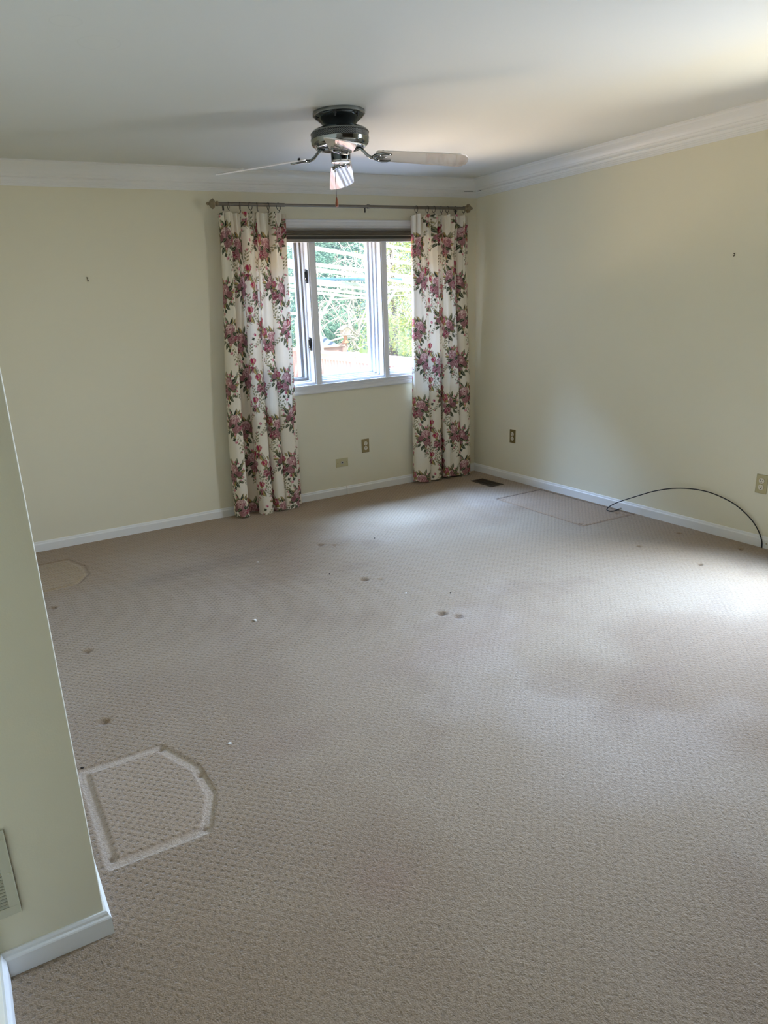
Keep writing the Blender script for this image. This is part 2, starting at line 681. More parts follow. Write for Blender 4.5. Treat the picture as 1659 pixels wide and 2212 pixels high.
# left wall: a shallow chase whose end faces the camera, then the hall wall beside the camera
m = MB()
rb = 0.0035
prof = [(-4.8, 0.0), (-4.8, YP), (XL - rb, YP)]
for i in range(1, 6):
    a = i / 6 * PI / 2
    prof.append((XL - rb + rb * math.sin(a), YP + rb - rb * math.cos(a)))
prof += [(XL, YP + rb), (XL, 0.0)]
m.sweep([[(x, y, -0.05) for (x, y) in prof], [(x, y, H) for (x, y) in prof]])
struct(m.build("wall_left", M_wall))
m = MB()
m.box((-4.8, YP, -0.05), (XH, YR, H))
struct(m.build("wall_hall", M_wall))
m = MB()
m.box((XH, YR, -0.3), (0.15, YR - 0.15, H + 0.2))
struct(m.build("wall_front", M_wall_dark))  # unseen wall set near and kept dark to cut bounced light

m = MB()
m.box((-4.8, 0.0, H), (0.0, YR, H + 0.2))
struct(m.build("ceiling", M_ceiling))


# carpeted floor: fine grid with real furniture dents pressed into the pile
def seg_dist(X, Y, p, q):
    px, py = p
    dx, dy = q[0] - px, q[1] - py
    t = np.clip(((X - px) * dx + (Y - py) * dy) / (dx * dx + dy * dy), 0, 1)
    return np.hypot(X - px - t * dx, Y - py - t * dy)


def poly_dist(X, Y, pts, closed=True):
    d = np.full(X.shape, 9.0)
    n = len(pts)
    for i in range(n if closed else n - 1):
        d = np.minimum(d, seg_dist(X, Y, pts[i], pts[(i + 1) % n]))
    return d


def poly_in(X, Y, pts):
    r = np.zeros(X.shape, bool)
    n = len(pts)
    for i in range(n):
        (x0, y0), (x1, y1) = pts[i], pts[(i + 1) % n]
        c = ((y0 > Y) != (y1 > Y)) & (X < (x1 - x0) * (Y - y0) / (y1 - y0 + 1e-12) + x0)
        r ^= c
    return r


def sst(a, b, x):
    t = np.clip((x - a) / (b - a), 0, 1)
    return t * t * (3 - 2 * t)


def vnoise(X, Y, s, seed):
    g = np.random.default_rng(seed).random((64, 64))
    x, y = X * s + 500, Y * s + 500
    xi, yi = np.floor(x).astype(int), np.floor(y).astype(int)
    fx, fy = x - xi, y - yi
    fx = fx * fx * (3 - 2 * fx)
    fy = fy * fy * (3 - 2 * fy)
    a, b = g[yi % 64, xi % 64], g[yi % 64, (xi + 1) % 64]
    c, d = g[(yi + 1) % 64, xi % 64], g[(yi + 1) % 64, (xi + 1) % 64]
    return (a * (1 - fx) + b * fx) * (1 - fy) + (c * (1 - fx) + d * fx) * fy


def fbm(X, Y, s, seed):
    return (vnoise(X, Y, s, seed) + 0.5 * vnoise(X, Y, 2 * s, seed + 1) + 0.25 * vnoise(X, Y, 4 * s, seed + 2)) / 1.75


def mixc(c, col, w):
    return c * (1 - w[..., None]) + np.array(col) * w[..., None]


xs = np.concatenate([np.linspace(-4.36, -4.07, 8)[:-1], np.arange(-4.07, 0.02, 0.007)])
ys = np.concatenate([np.linspace(YR - 0.02, -4.75, 60)[:-1], np.arange(-4.75, 0.02, 0.007)])
X, Y = np.meshgrid(xs, ys)
Z = np.zeros(X.shape)
pile = np.ones(X.shape)
lin = lambda r, g, b: np.array(srgb(r, g, b)[:3])
C = np.ones(X.shape + (3,)) * lin(161, 142, 117)
# traffic dirt and cleaner tan carpet; back and left tan hold warm light too
C = mixc(C, lin(138, 115, 90), 0.70 * sst(0.48, 0.72, fbm(X, Y, 1.1, 3)))
C = mixc(C, lin(174, 158, 140), 0.6 * sst(0.50, 0.75, fbm(X + 3, Y, 1.6, 9)))
C = mixc(C, lin(136, 114, 94), 0.30 * sst(0.60, 0.78, fbm(X, Y + 5, 3.2, 21)))
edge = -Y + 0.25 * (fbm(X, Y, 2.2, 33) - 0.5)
C = mixc(C, lin(158, 132, 100), 0.85 * (1 - sst(0.22, 0.62, edge)))  # cleaner band by the back wall, partly its warmer light painted in
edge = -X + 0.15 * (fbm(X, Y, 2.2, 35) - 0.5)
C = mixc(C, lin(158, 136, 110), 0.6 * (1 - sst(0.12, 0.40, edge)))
C = mixc(C, lin(150, 129, 102), 0.45 * (1 - sst(-3.3, -2.1, X + 0.5 * (fbm(X, Y, 1.3, 61) - 0.5))))  # left side painted tan for the warmer light falling there
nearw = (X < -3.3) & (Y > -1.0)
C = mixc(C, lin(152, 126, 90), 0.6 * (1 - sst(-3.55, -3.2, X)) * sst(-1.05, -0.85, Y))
# dark soiled trail between the bed place and the wall
C = mixc(C, lin(124, 106, 88), 0.50 * np.exp(-((Y + 1.05 - 0.12 * (X + 3.2)) / 0.10) ** 2) * sst(-3.6, -3.2, X) * (1 - sst(-2.5, -2.2, X)))
C = mixc(C, lin(142, 118, 98), 0.5 * np.exp(-(((X + 3.30) / 0.20) ** 2 + ((Y + 3.02) / 0.10) ** 2)))
C = mixc(C, lin(150, 118, 100), 0.30 * np.exp(-(((X + 3.35) / 0.10) ** 2 + ((Y + 3.78) / 0.10) ** 2)))
C = mixc(C, lin(154, 130, 110), 0.4 * np.exp(-(((X + 2.35) / 0.5) ** 2 + ((Y + 2.75) / 0.16) ** 2)))

OCT_A = [(-3.985, -2.80), (-3.712, -2.805), (-3.636, -2.993), (-3.634, -3.157), (-3.706, -3.318), (-3.990, -3.315)]
OCT_B = [(-3.98, -0.315), (-3.672, -0.318), (-3.600, -0.515), (-3.604, -0.68), (-3.692, -0.83), (-3.98, -0.85)]
RECT = [(-0.50, -0.905), (-0.042, -0.905), (-0.030, -1.825), (-0.512, -1.812)]
for poly, w, dep in ((OCT_A, 0.017, 0.006), (OCT_B, 0.014, 0.005)):
    d = poly_dist(X, Y, poly)
    w_ = 1 - sst(w * 0.75, w * 1.25, d)
    Z -= dep * w_
    pile *= 1 - 0.95 * w_
    C = mixc(C, lin(190, 174, 156), (0.62 if poly is OCT_A else 0.12) * w_)
    ring = np.exp(-((d - w * 1.35) / 0.004) ** 2)
    C = mixc(C, lin(112, 88, 62), (0.22 if poly is OCT_A else 0.6) * ring)
ins = poly_in(X, Y, OCT_B)
C = mixc(C, lin(172, 148, 108), 0.55 * ins)
ins = poly_in(X, Y, OCT_A)
C = mixc(C, lin(172, 150, 126), 0.35 * ins)
d = poly_dist(X, Y, RECT)
w_ = 1 - sst(0.004, 0.012, d)
Z -= 0.006 * w_
C = mixc(C, lin(96, 74, 58), 0.9 * w_)
C = mixc(C, lin(164, 138, 112), 0.60 * poly_in(X, Y, RECT))
# foot dents: (x, y, radius, depth, dark)
for (dx, dy, r, dep, dk) in ((-2.155, -1.07, .030, .012, .6), (-2.085, -1.135, .024, .008, .35), (-2.235, -1.785, .032, .014, .8),
                             (-2.160, -1.845, .024, .006, .3), (-2.155, -2.425, .034, .015, .8), (-2.110, -2.505, .030, .011, .6),
                             (-3.86, -1.14, .024, .012, .7), (-3.80, -1.815, .028, .010, .6), (-3.855, -2.50, .028, .012, .6),
                             (-0.557, -2.313, .018, .012, .8), (-0.155, -2.291, .018, .012, .9), (-0.542, -2.725, .018, .012, .9), (-0.132, -2.699, .018, .012, .9),
                             (-0.49, -1.77, .020, .008, .7), (-0.10, -1.74, .024, .008, .6), (-0.47, -0.95, .014, .005, .5), (-0.09, -1.79, .012, .005, .5),
                             (-3.712, -2.812, .016, .006, .5), (-3.634, -3.04, .014, .006, .4), (-3.706, -3.305, .015, .007, .6), (-3.985, -3.285, .014, .006, .5)):
    q = np.exp(-(((X - dx) ** 2 + (Y - dy) ** 2) / (r * 0.75) ** 2) ** 1.3)
    Z -= dep * q
    pile *= 1 - 0.8 * q
    C = mixc(C, lin(104, 80, 56), dk * q)
Z += 0.0015 * (fbm(X, Y, 6.0, 51) - 0.5)
# the loop pattern is crisp where the pile was protected, matted where people walked
crisp = np.maximum(poly_in(X, Y, OCT_A) * 1.0, sst(-2.9, -1.6, Y))
crisp = np.maximum(crisp, 0.9 * (1 - sst(-3.75, -3.2, X)) * sst(-3.9, -3.4, Y))
pile *= 0.30 + 0.70 * crisp * (0.75 + 0.5 * (fbm(X, Y, 3.0, 71) - 0.5))
ny, nx = X.shape
me = bpy.data.meshes.new("floor")
co = np.stack([X, Y, Z], -1).reshape(-1, 3)
idx = np.arange(ny * nx).reshape(ny, nx)
quads = np.stack([idx[:-1, :-1], idx[:-1, 1:], idx[1:, 1:], idx[1:, :-1]], -1).reshape(-1, 4)


def grid_mesh(me, co, quads):
    nv, nf = len(co), len(quads)
    me.vertices.add(nv)
    me.vertices.foreach_set("co", co.astype(np.float32).ravel())
    me.loops.add(nf * 4)
    me.loops.foreach_set("vertex_index", quads.astype(np.int32).ravel())
    me.polygons.add(nf)
    me.polygons.foreach_set("loop_start", np.arange(0, nf * 4, 4, dtype=np.int32))
    me.polygons.foreach_set("loop_total", np.full(nf, 4, dtype=np.int32))
    me.polygons.foreach_set("use_smooth", np.ones(nf, dtype=bool))
    me.update(calc_edges=True)
    me.validate()


grid_mesh(me, co, quads)
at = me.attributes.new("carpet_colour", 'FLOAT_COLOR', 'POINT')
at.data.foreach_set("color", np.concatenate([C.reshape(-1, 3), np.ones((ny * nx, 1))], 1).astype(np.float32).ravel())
at = me.attributes.new("pile", 'FLOAT', 'POINT')
at.data.foreach_set("value", pile.astype(np.float32).ravel())
me.materials.append(M_carpet)
fl = bpy.data.objects.new("floor", me)
COL.objects.link(fl)
struct(fl)

# baseboards
BB = [(0, 0), (0.014, 0), (0.014, 0.050), (0.0125, 0.054), (0.009, 0.058), (0.008, 0.064), (0.005, 0.070), (0, 0.070)]


def run(name, mats, prof, segs, kind_up=True):
    """prof (distance from wall, height); segs = (p, q, inward normal, trim at p, trim at q) with trims in units of d"""
    mb = MB()
    for (p, q, nrm, tp, tq) in segs:
        p, q, nrm = Vector(p), Vector(q), Vector(nrm)
        t = (q - p).normalized()
        s0 = [p + nrm * d + t * (d * tp) + Vector((0, 0, z)) for (d, z) in prof]
        s1 = [q + nrm * d - t * (d * tq) + Vector((0, 0, z)) for (d, z) in prof]
        mb.sweep([s0, s1])
    return struct(mb.build(name, mats))


run("baseboard_back", M_trim, BB, [((XL, 0, 0), (-1.3645, 0, 0), (0, -1, 0), 1, 0), ((-1.3615, 0, 0), (0, 0, 0), (0, -1, 0), 0, 1)])
run("baseboard_right", M_trim, BB, [((0, 0, 0), (0, YR, 0), (-1, 0, 0), 1, 1)])
run("baseboard_left", M_trim, BB, [((XL, 0, 0), (XL, YP, 0), (1, 0, 0), 1, -1)])
run("baseboard_partition", M_trim, BB, [((XL, YP, 0), (XH, YP, 0), (0, -1, 0), -1, 1)])
run("baseboard_hall", M_trim, BB, [((XH, YP, 0), (XH, YR, 0), (1, 0, 0), 1, 1)])

# crown moulding
CR = [(0.122, 0), (0.122, -0.007), (0.113, -0.010), (0.104, -0.018), (0.093, -0.024), (0.083, -0.031), (0.074, -0.040), (0.067, -0.050),
      (0.062, -0.061), (0.060, -0.064), (0.053, -0.064), (0.051, -0.068), (0.047, -0.073), (0.041, -0.077), (0.036, -0.079), (0.036, -0.083), (0.028, -0.084),
      (0.025, -0.091), (0.0235, -0.099), (0.019, -0.100), (0.018, -0.109), (0.013, -0.110), (0.012, -0.118), (0.008, -0.119), (0.007, -0.1274), (0, -0.1274), (0, 0)]
run("trim_1", M_trim, CR, [((XL, 0, H), (0, 0, H), (0, -1, 0), 1, 1)])
run("trim_2", M_trim, CR, [((0, 0, H), (0, YR, H), (-1, 0, 0), 1, 1)])
run("trim_3", M_trim, CR, [((XL, 0, H), (XL, YP, H), (1, 0, 0), 1, -1)])
run("trim_4", M_trim, CR, [((XL, YP, H), (XH, YP, H), (0, -1, 0), -1, 1)])
run("trim_5", M_trim, CR, [((XH, YP, H), (XH, YR, H), (1, 0, 0), 1, 1)])

# open joint in the corner of the crown moulding
m = MB()
m.box((-0.150, -0.0372, 2.3545), (-0.060, -0.030, 2.3564))
m.box((-0.0372, -0.100, 2.3545), (-0.030, -0.062, 2.3564))
struct(m.build("trim_6", M_dark))

# ------------------------------------------------------------------ back window
GY = 0.165
win = thing("window_1", ((WX0 + WX1) / 2, 0, WZ0), None, None)
struct(win)
m = MB()
cas = 0.060
# stepped casing on the wall: head, sides, apron with stool
for (a, b, t) in ((WX0 - cas, WX1 + cas, 0),):
    m.box((a, -0.016, WZ1), (b, 0.0, WZ1 + cas))
    m.box((a, -0.022, WZ1 + 0.040), (b, 0.0, WZ1 + cas - 0.004))
    m.box((a, -0.020, WZ1 + 0.014), (b, 0.0, WZ1 + 0.022))
    m.box((a, -0.016, WZ0 - 0.070), (b, 0.0, WZ0 - 0.012))
    m.box((a, -0.021, WZ0 - 0.064), (b, 0.0, WZ0 - 0.046))
    m.box((a, -0.021, WZ0 - 0.034), (b, 0.0, WZ0 - 0.026))
    m.box((a, -0.026, WZ0 - 0.012), (b, 0.02, WZ0))
m.box((WX0 - cas, -0.016, WZ0), (WX0, 0, WZ1))
m.box((WX1, -0.016, WZ0), (WX1 + cas, 0, WZ1))
m.build("window_casing", M_window, win, bevel=0.0025)
m = MB()
jt = 0.018
m.box((WX0, 0, WZ0), (WX0 + jt, TB + 0.02, WZ1))
m.box((WX1 - jt, 0, WZ0), (WX1, TB + 0.02, WZ1))
m.box((WX0, 0, WZ0), (WX1, TB + 0.02, WZ0 + jt))
m.box((WX0, 0, WZ1 - jt), (WX1, TB + 0.02, WZ1))
MUL = [(-1.597, -1.531), (-0.958, -0.899)]
for (a, b) in MUL:
    m.box((a, -0.004, WZ0), (b, TB + 0.02, WZ1))
    m.box((a + 0.012, -0.010, WZ0), (b - 0.012, 0.0, WZ1))
m.build("window_frame", M_window, win, bevel=0.002)
bays = [(WX0 + jt, MUL[0][0]), (MUL[0][1], MUL[1][0]), (MUL[1][1], WX1 - jt)]
for k, (a, b) in enumerate(bays):
    z0, z1 = WZ0 + jt, WZ1 - jt
    m = MB()
    # stops stepping back to the sash
    for (y0, y1, w) in ((0.062, 0.100, 0.010), (0.100, 0.142, 0.020)):
        m.box((a, y0, z0), (a + w, y1, z1))
        m.box((b - w, y0, z0), (b, y1, z1))
        m.box((a, y0, z0), (b, y1, z0 + w))
        m.box((a, y0, z1 - w), (b, y1, z1))
    m.build("window_stop", M_window, win, bevel=0.0015)
    m = MB()
    w = 0.034
    y0, y1 = 0.142, 0.186
    m.box((a, y0, z0), (a + w, y1, z1))
    m.box((b - w, y0, z0), (b, y1, z1))
    m.box((a + w, y0, z0), (b - w, y1, z0 + w))
    m.box((a + w, y0, z1 - w), (b - w, y1, z1))
    if k == 0:
        sash = m.build("window_sash", M_screen, win, bevel=0.002)
        m2 = MB()
        m2.box((b - 0.022, 0.090, z0 + 0.004), (b - 0.002, 0.102, z1))
        m2.box((a, 0.090, z0 + 0.004), (b - 0.022, 0.102, z0 + 0.03))
        m2.build("screen_frame", M_screen, win, bevel=0.001)
        m2 = MB()
        m2.box((b - 0.040, 0.150, z0 + 0.03), (b - 0.0345, 0.180, z1 - 0.03))
        m2.build("glazing_seal", M_seal, win)
    else:
        sash = m.build("window_sash", M_window, win, bevel=0.002)
    m = MB()
    m.box((a + w - 0.004, GY - 0.002, z0 + w - 0.004), (b - w + 0.004, GY + 0.002, z1 - w + 0.004))
    m.build("window_pane", M_glass, win)
# black casement latches on the left bay's right jamb
for zc in (1.742, 1.243):
    x = MUL[0][0]
    m = MB()
    m.box((x - 0.005, 0.030, zc - 0.048), (x, 0.050, zc + 0.052))
    m.box((x - 0.009, 0.012, zc - 0.050), (x, 0.020, zc + 0.046))
    m.box((x - 0.018, 0.024, zc - 0.030), (x - 0.004, 0.036, zc + 0.034))
    lt = m.build("window_latch", M_blackm, win, bevel=0.0015)
    tag(lt, "black casement latch")
    m = MB()
    m.tube([(x - 0.012, 0.030, zc - 0.012), (x - 0.022, 0.012, zc - 0.020), (x - 0.024, -0.006, zc - 0.012)], 0.0045, 8)
    m.build("latch_lever", M_blackm, lt, smooth=True)

# pleated shade drawn up under the head of the window
bl = thing("window_blind", ((WX0 + WX1) / 2, -0.027, 1.985), "brown pleated shade raised into a stack at the top of the window", "blind")
bx0, bx1 = WX0 + jt + 0.004, WX1 - jt - 0.004
m = MB()
m.box((bx0, -0.036, 2.062), (bx1, -0.012, WZ1 - 0.001))
m.build("head_rail", M_blind_rail, bl, bevel=0.002)
m = MB()
zt = 2.062
npl = 4
prof = []
for i in range(npl):
    z = zt - i * 0.0108
    prof += [(-0.030, z), (-0.046, z - 0.0054)]
prof.append((-0.030, zt - npl * 0.0108))
back = [(-0.012, z) for (_, z) in reversed(prof)]
loop = prof + back
m.sweep([[(bx0, y, z) for (y, z) in loop], [(bx1, y, z) for (y, z) in loop]])
m.build("pleats", M_blind, bl)
m = MB()
m.box((bx0, -0.030, 1.999), (bx1, -0.012, 2.019))
m.build("lower_fold", M_blind_dark, bl)
m = MB()
m.box((bx0, -0.043, 1.978), (bx1, -0.012, 1.999))
m.build("bottom_rail", M_blind_rail, bl, bevel=0.003)

# side window in the right wall (beyond the frame of the photograph)
d1 = thing("window_2", (0, (DY0 + DY1) / 2, DZ0), None, None)
struct(d1)
m = MB()
for (a, b) in ((DY0, DY0 + 0.045), (DY1 - 0.045, DY1)):
    m.box((0.02, a, DZ0), (0.12, b, DZ))
m.box((0.02, DY0, DZ - 0.045), (0.12, DY1, DZ))
m.box((0.02, DY0, DZ0), (0.12, DY1, DZ0 + 0.045))
for (a, b) in ((DY0 - 0.06, DY0), (DY1, DY1 + 0.06)):
    m.box((-0.014, a, DZ0 - 0.06), (0, b, DZ + 0.06))
m.box((-0.014, DY0, DZ), (0, DY1, DZ + 0.06))
m.box((-0.014, DY0, DZ0 - 0.06), (0, DY1, DZ0))
m.build("window_frame", M_window, d1)
m = MB()
m.box((0.065, DY0 + 0.045, DZ0 + 0.045), (0.069, DY1 - 0.045, DZ - 0.045))
m.build("window_pane", M_glass, d1)
# ------------------------------------------------------------------ floral print, painted shape by shape into one repeat
PX = 0.00125
TWm, THm = 0.56, 0.64
tw, th = int(round(TWm / PX)), int(round(THm / PX))
T = np.ones((th, tw, 3)) * np.array([234, 226, 208.0])
prng = np.random.default_rng(11)


def stamp(cx, cy, rad, fn):
    n = int(rad / PX) + 3
    ix0, iy0 = int(round(cx / PX)), int(round(cy / PX))
    dx = np.arange(-n, n + 1)
    U, V = np.meshgrid((ix0 + dx) * PX - cx, (iy0 + dx) * PX - cy)
    a, c = fn(U, V)
    iy, ix = (iy0 + dx) % th, (ix0 + dx) % tw
    if len(ix) > tw or len(iy) > th:
        return
    sel = np.ix_(iy, ix)
    T[sel] = T[sel] * (1 - a[..., None]) + c * a[..., None]


def ell(cx, cy, rx, ry, ang, c0, c1, alpha=1.0, pw=2.0):
    ca, sa = math.cos(ang), math.sin(ang)
    c0, c1 = np.array(c0, float), np.array(c1, float)

    def fn(U, V):
        u, v = (U * ca + V * sa) / rx, (-U * sa + V * ca) / ry
        r = np.sqrt(u * u + v * v)
        a = np.clip((1 - r) * min(rx, ry) / PX + 0.5, 0, 1) * alpha
        k = np.clip(r, 0, 1) ** pw
        return a, c0 * (1 - k[..., None]) + c1 * k[..., None]
    stamp(cx, cy, max(rx, ry), fn)


def leaf(cx, cy, L, W, ang, c1, c2, ol=(58, 62, 42)):
    ca, sa = math.cos(ang), math.sin(ang)
    c1, c2, ol = np.array(c1, float), np.array(c2, float), np.array(ol, float)

    def fn(U, V):
        u, v = (U * ca + V * sa) / (L / 2), (-U * sa + V * ca)
        uu = np.clip(u, -1, 1)
        hw = W / 2 * np.maximum(0, (1 - uu * uu)) ** 0.85 * (1 - 0.30 * uu)
        v = v - 0.08 * L * (uu * uu - 0.5)
        a = np.clip((hw - np.abs(v)) / PX + 0.5, 0, 1) * (np.abs(u) < 1)
        c = np.where((v > 0)[..., None], c1, c2)
        q = np.clip(1 - (hw - np.abs(v)) / 0.0024, 0, 1)[..., None] * 0.75
        c = c * (1 - q) + ol * q
        mid = (np.abs(v) < 0.0010)[..., None] * 0.8
        c = c * (1 - mid) + np.array([214, 204, 160]) * mid
        return a, c
    stamp(cx, cy, L / 2, fn)


DG, MG, OG, GO = (46, 54, 42), (74, 84, 62), (112, 112, 72), (178, 148, 86)
CRIM, MAG, PINK, PALE, MAUVE, TAN = (140, 30, 58), (172, 44, 84), (206, 134, 142), (230, 200, 194), (128, 84, 88), (208, 168, 120)


def rose(cx, cy, R, dusk=0.0):
    """layered petals round a dark heart"""
    ell(cx, cy, R, R * .92, 0, (116, 66, 70), (104, 62, 64))
    pal = [(228, 202, 194), (212, 176, 170), (196, 150, 148), (176, 126, 128)]
    for (n, rr, sz, off) in ((9, 0.74, 0.36, 0.0), (7, 0.52, 0.33, 0.4), (6, 0.33, 0.26, 0.9), (4, 0.15, 0.18, 0.2)):
        for k in range(n):
            a = 2 * PI * k / n + off + prng.uniform(-0.2, 0.2)
            c0 = np.array(pal[int(prng.integers(0, 4))], float)
            c0 = c0 * (1 - dusk) + np.array((146, 104, 104)) * dusk
            c1 = np.array((104, 52, 60) if prng.random() < 0.5 else (146, 96, 98), float)
            ell(cx + R * rr * math.cos(a), cy + R * rr * math.sin(a) * 0.92, R * sz, R * sz * 0.66, a + PI / 2 + prng.uniform(-.3, .3), c0, c1, pw=5.0)
    ell(cx, cy, R * 0.12, R * 0.09, 0.4, CRIM, (80, 24, 40))


def tulip(cx, cy, s, ang):
    for (da, L, W, c0, c1) in ((-0.55, 1.0, .42, PINK, CRIM), (0.5, 1.0, .42, TAN, (150, 60, 70)), (-0.2, 1.15, .40, (222, 186, 150), CRIM), (0.22, 1.1, .38, MAG, CRIM)):
        a = ang + da
        ell(cx + math.cos(a) * s * 0.42, cy + math.sin(a) * s * 0.42, s * L * 0.5, s * W * 0.5, a, c0, c1, pw=3.0)
    ell(cx, cy, s * 0.22, s * 0.2, ang, GO, OG)


def hyd(cx, cy, R, warm=False):
    ell(cx, cy, R * 0.95, R * 0.9, 0, (120, 60, 70), (104, 78, 70), alpha=0.85)
    for k in range(70):
        r = R * math.sqrt(prng.random())
        a = prng.uniform(0, 2 * PI)
        c = [MAG, CRIM, PINK, (214, 160, 158), (238, 214, 200)][int(prng.integers(0, 5))]
        s = prng.uniform(0.0030, 0.0050)
        ell(cx + r * math.cos(a), cy + r * math.sin(a), s, s * 0.8, a, c, np.array(c) * 0.7)


def bud(cx, cy, s, c=MAG):
    ell(cx, cy, s, s * 0.8, prng.uniform(0, 3), (222, 176, 170), c, pw=2.5)
    ell(cx + s * 0.3, cy - s * 0.2, s * 0.45, s * 0.4, 0, c, CRIM)


def line(p, q, w, c, bend=0.0):
    n = int(math.hypot(q[0] - p[0], q[1] - p[1]) / 0.0015) + 2
    for i in range(n):
        t = i / (n - 1)
        x = p[0] + (q[0] - p[0]) * t - (q[1] - p[1]) * bend * math.sin(PI * t)
        y = p[1] + (q[1] - p[1]) * t + (q[0] - p[0]) * bend * math.sin(PI * t)
        ell(x, y, w, w, 0, c, c)


def sprig(x, y, ang, L, c=(92, 86, 62), buds=True):
    ex, ey = x + L * math.cos(ang), y + L * math.sin(ang)
    line((x, y), (ex, ey), 0.0011, c, 0.15)
    for k in range(7):
        t = (k + 1) / 7.5
        s = 1 if k % 2 else -1
        px, py = x + (ex - x) * t, y + (ey - y) * t
        a = ang + s * 0.9
        leaf(px + 0.011 * math.cos(a), py + 0.011 * math.sin(a), 0.023, 0.009, a, MG if k % 3 else GO, OG)
    if buds:
        bud(ex, ey, 0.008, PINK)


def clover(cx, cy, s):
    for k in range(4):
        a = k * PI / 2 + 0.5
        ell(cx + s * 0.6 * math.cos(a), cy + s * 0.6 * math.sin(a), s * 0.55, s * 0.45, a, (70, 74, 50), DG)


def bouquet(x, y, f, kind):
    """f = +1 or -1 mirrors the spray"""
    S = 0.84
    P = lambda dx, dy: (x + f * dx * S, y + dy * S)
    A = lambda a: a if f > 0 else PI - a
    for (dx, dy, L, W, a, c1, c2) in ((-.065, .030, .085, .042, 2.6, DG, MG), (-.066, -.045, .090, .046, 3.6, DG, OG), (.000, -.108, .085, .040, 4.6, GO, OG),
                                      (.056, -.100, .072, .036, 5.4, DG, MG), (-.035, -.120, .070, .034, 4.1, MG, DG), (.078, -.020, .080, .040, 0.2, DG, OG),
                                      (.020, .080, .078, .034, 1.2, DG, GO), (-.035, .083, .088, .032, 2.0, (140, 136, 108), MG), (.092, .050, .070, .034, .7, DG, GO),
                                      (-.098, .000, .060, .028, 3.0, OG, GO), (.100, -.075, .062, .030, 5.8, MG, DG), (-.090, .062, .056, .026, 2.4, DG, OG),
                                      (.055, .085, .05, .022, 1.0, OG, GO), (-.075, -.095, .055, .026, 3.9, DG, MG)):
        px, py = P(dx, dy)
        leaf(px, py, L * S, W * S * .92, A(a), c1, c2)
    sprig(*P(-.085, .060), A(2.4), .080)
    sprig(*P(-.090, -.075), A(3.9), .075)
    sprig(*P(.030, -.125), A(4.9), .125, c=(122, 106, 66))
    sprig(*P(.085, .065), A(1.0), .06)
    for k in range(16):
        a = prng.uniform(0, 2 * PI)
        r = prng.uniform(.85, 1.15)
        leaf(*P(.085 * r * math.cos(a), .088 * r * math.sin(a) - .015), .030, .013, a + prng.uniform(-.5, .5), DG, (MG, OG, GO)[k % 3])
    rose(*P(0, .014), .054 * S)
    rose(*P(.014, -.060), .043 * S, 0.6)
    rose(*P(-.056, -.022), .028 * S, 1.0)
    if kind == 0:
        hyd(*P(.080, -.050), .030)
        tulip(*P(.086, .016), .052, A(1.2))
    else:
        tulip(*P(.070, .024), .064, A(0.9))
        hyd(*P(.066, -.074), .034)
        rose(*P(.098, -.020), .022, 0.2)
    for k in range(9):
        a = prng.uniform(0, 2 * PI)
        bud(*P(.105 * math.cos(a), .098 * math.sin(a) - .01), prng.uniform(.006, .010), MAG if k % 3 == 0 else PINK)
    leaf(*P(-.018, -.040), .05, .024, A(3.7), DG, MG)
    leaf(*P(.048, -.020), .045, .022, A(5.6), MG, DG)
    clover(*P(-.010, -.155), .013)
    bud(*P(.010, -.178), .013, PINK)


bouquet(.13, .20, 1, 0)
bouquet(.41, .52, 1, 1)
bouquet(.37, .13, -1, 1)
bouquet(.09, .47, -1, 0)
for (x, y, a) in ((.25, .33, 1.4), (.54, .36, 1.8), (.25, .08, 4.6), (.25, .52, 4.5), (.02, .30, 1.6), (.40, .33, 1.2), (.54, .24, 2.2), (.20, .60, 1.5), (.30, .62, 1.2), (.52, .02, 1.5)):
    sprig(x, y, a, .085, c=(106, 96, 62))
for (x, y) in ((.255, .24), (.255, .42), (.53, .32), (.53, .60)):
    tulip(x, y, .048, 1.5)
    hyd(x - .004, y - .036, .024)
    leaf(x + .020, y - .052, .055, .024, 5.2, OG, GO)
    leaf(x - .024, y - .048, .045, .022, 4.2, DG, OG)
for (x, y) in ((.265, .345), (.545, .14), (.055, .345), (.47, .30)):
    clover(x, y, .011)
    bud(x + .016, y + .028, .012, MAG)
TL = np.where(T / 255 <= 0.04045, T / 255 / 12.92, ((T / 255 + 0.055) / 1.055) ** 2.4)

TLB = TL * 0.5
for ax_ in (0, 1):
    TLB = TLB + 0.125 * (np.roll(TL, 1, ax_) + np.roll(TL, -1, ax_))


def catmull(pts, n):
    P = np.array(pts, float)
    P = np.vstack([2 * P[0] - P[1], P, 2 * P[-1] - P[-2]])
    out = []
    per = 40
    for i in range(1, len(P) - 2):
        t = np.linspace(0, 1, per, endpoint=False)[:, None]
        p0, p1, p2, p3 = P[i - 1], P[i], P[i + 1], P[i + 2]
        out.append(0.5 * ((2 * p1) + (-p0 + p2) * t + (2 * p0 - 5 * p1 + 4 * p2 - p3) * t ** 2 + (-p0 + 3 * p1 - 3 * p2 + p3) * t ** 3))
    out.append(P[-2][None])
    return np.vstack(out)


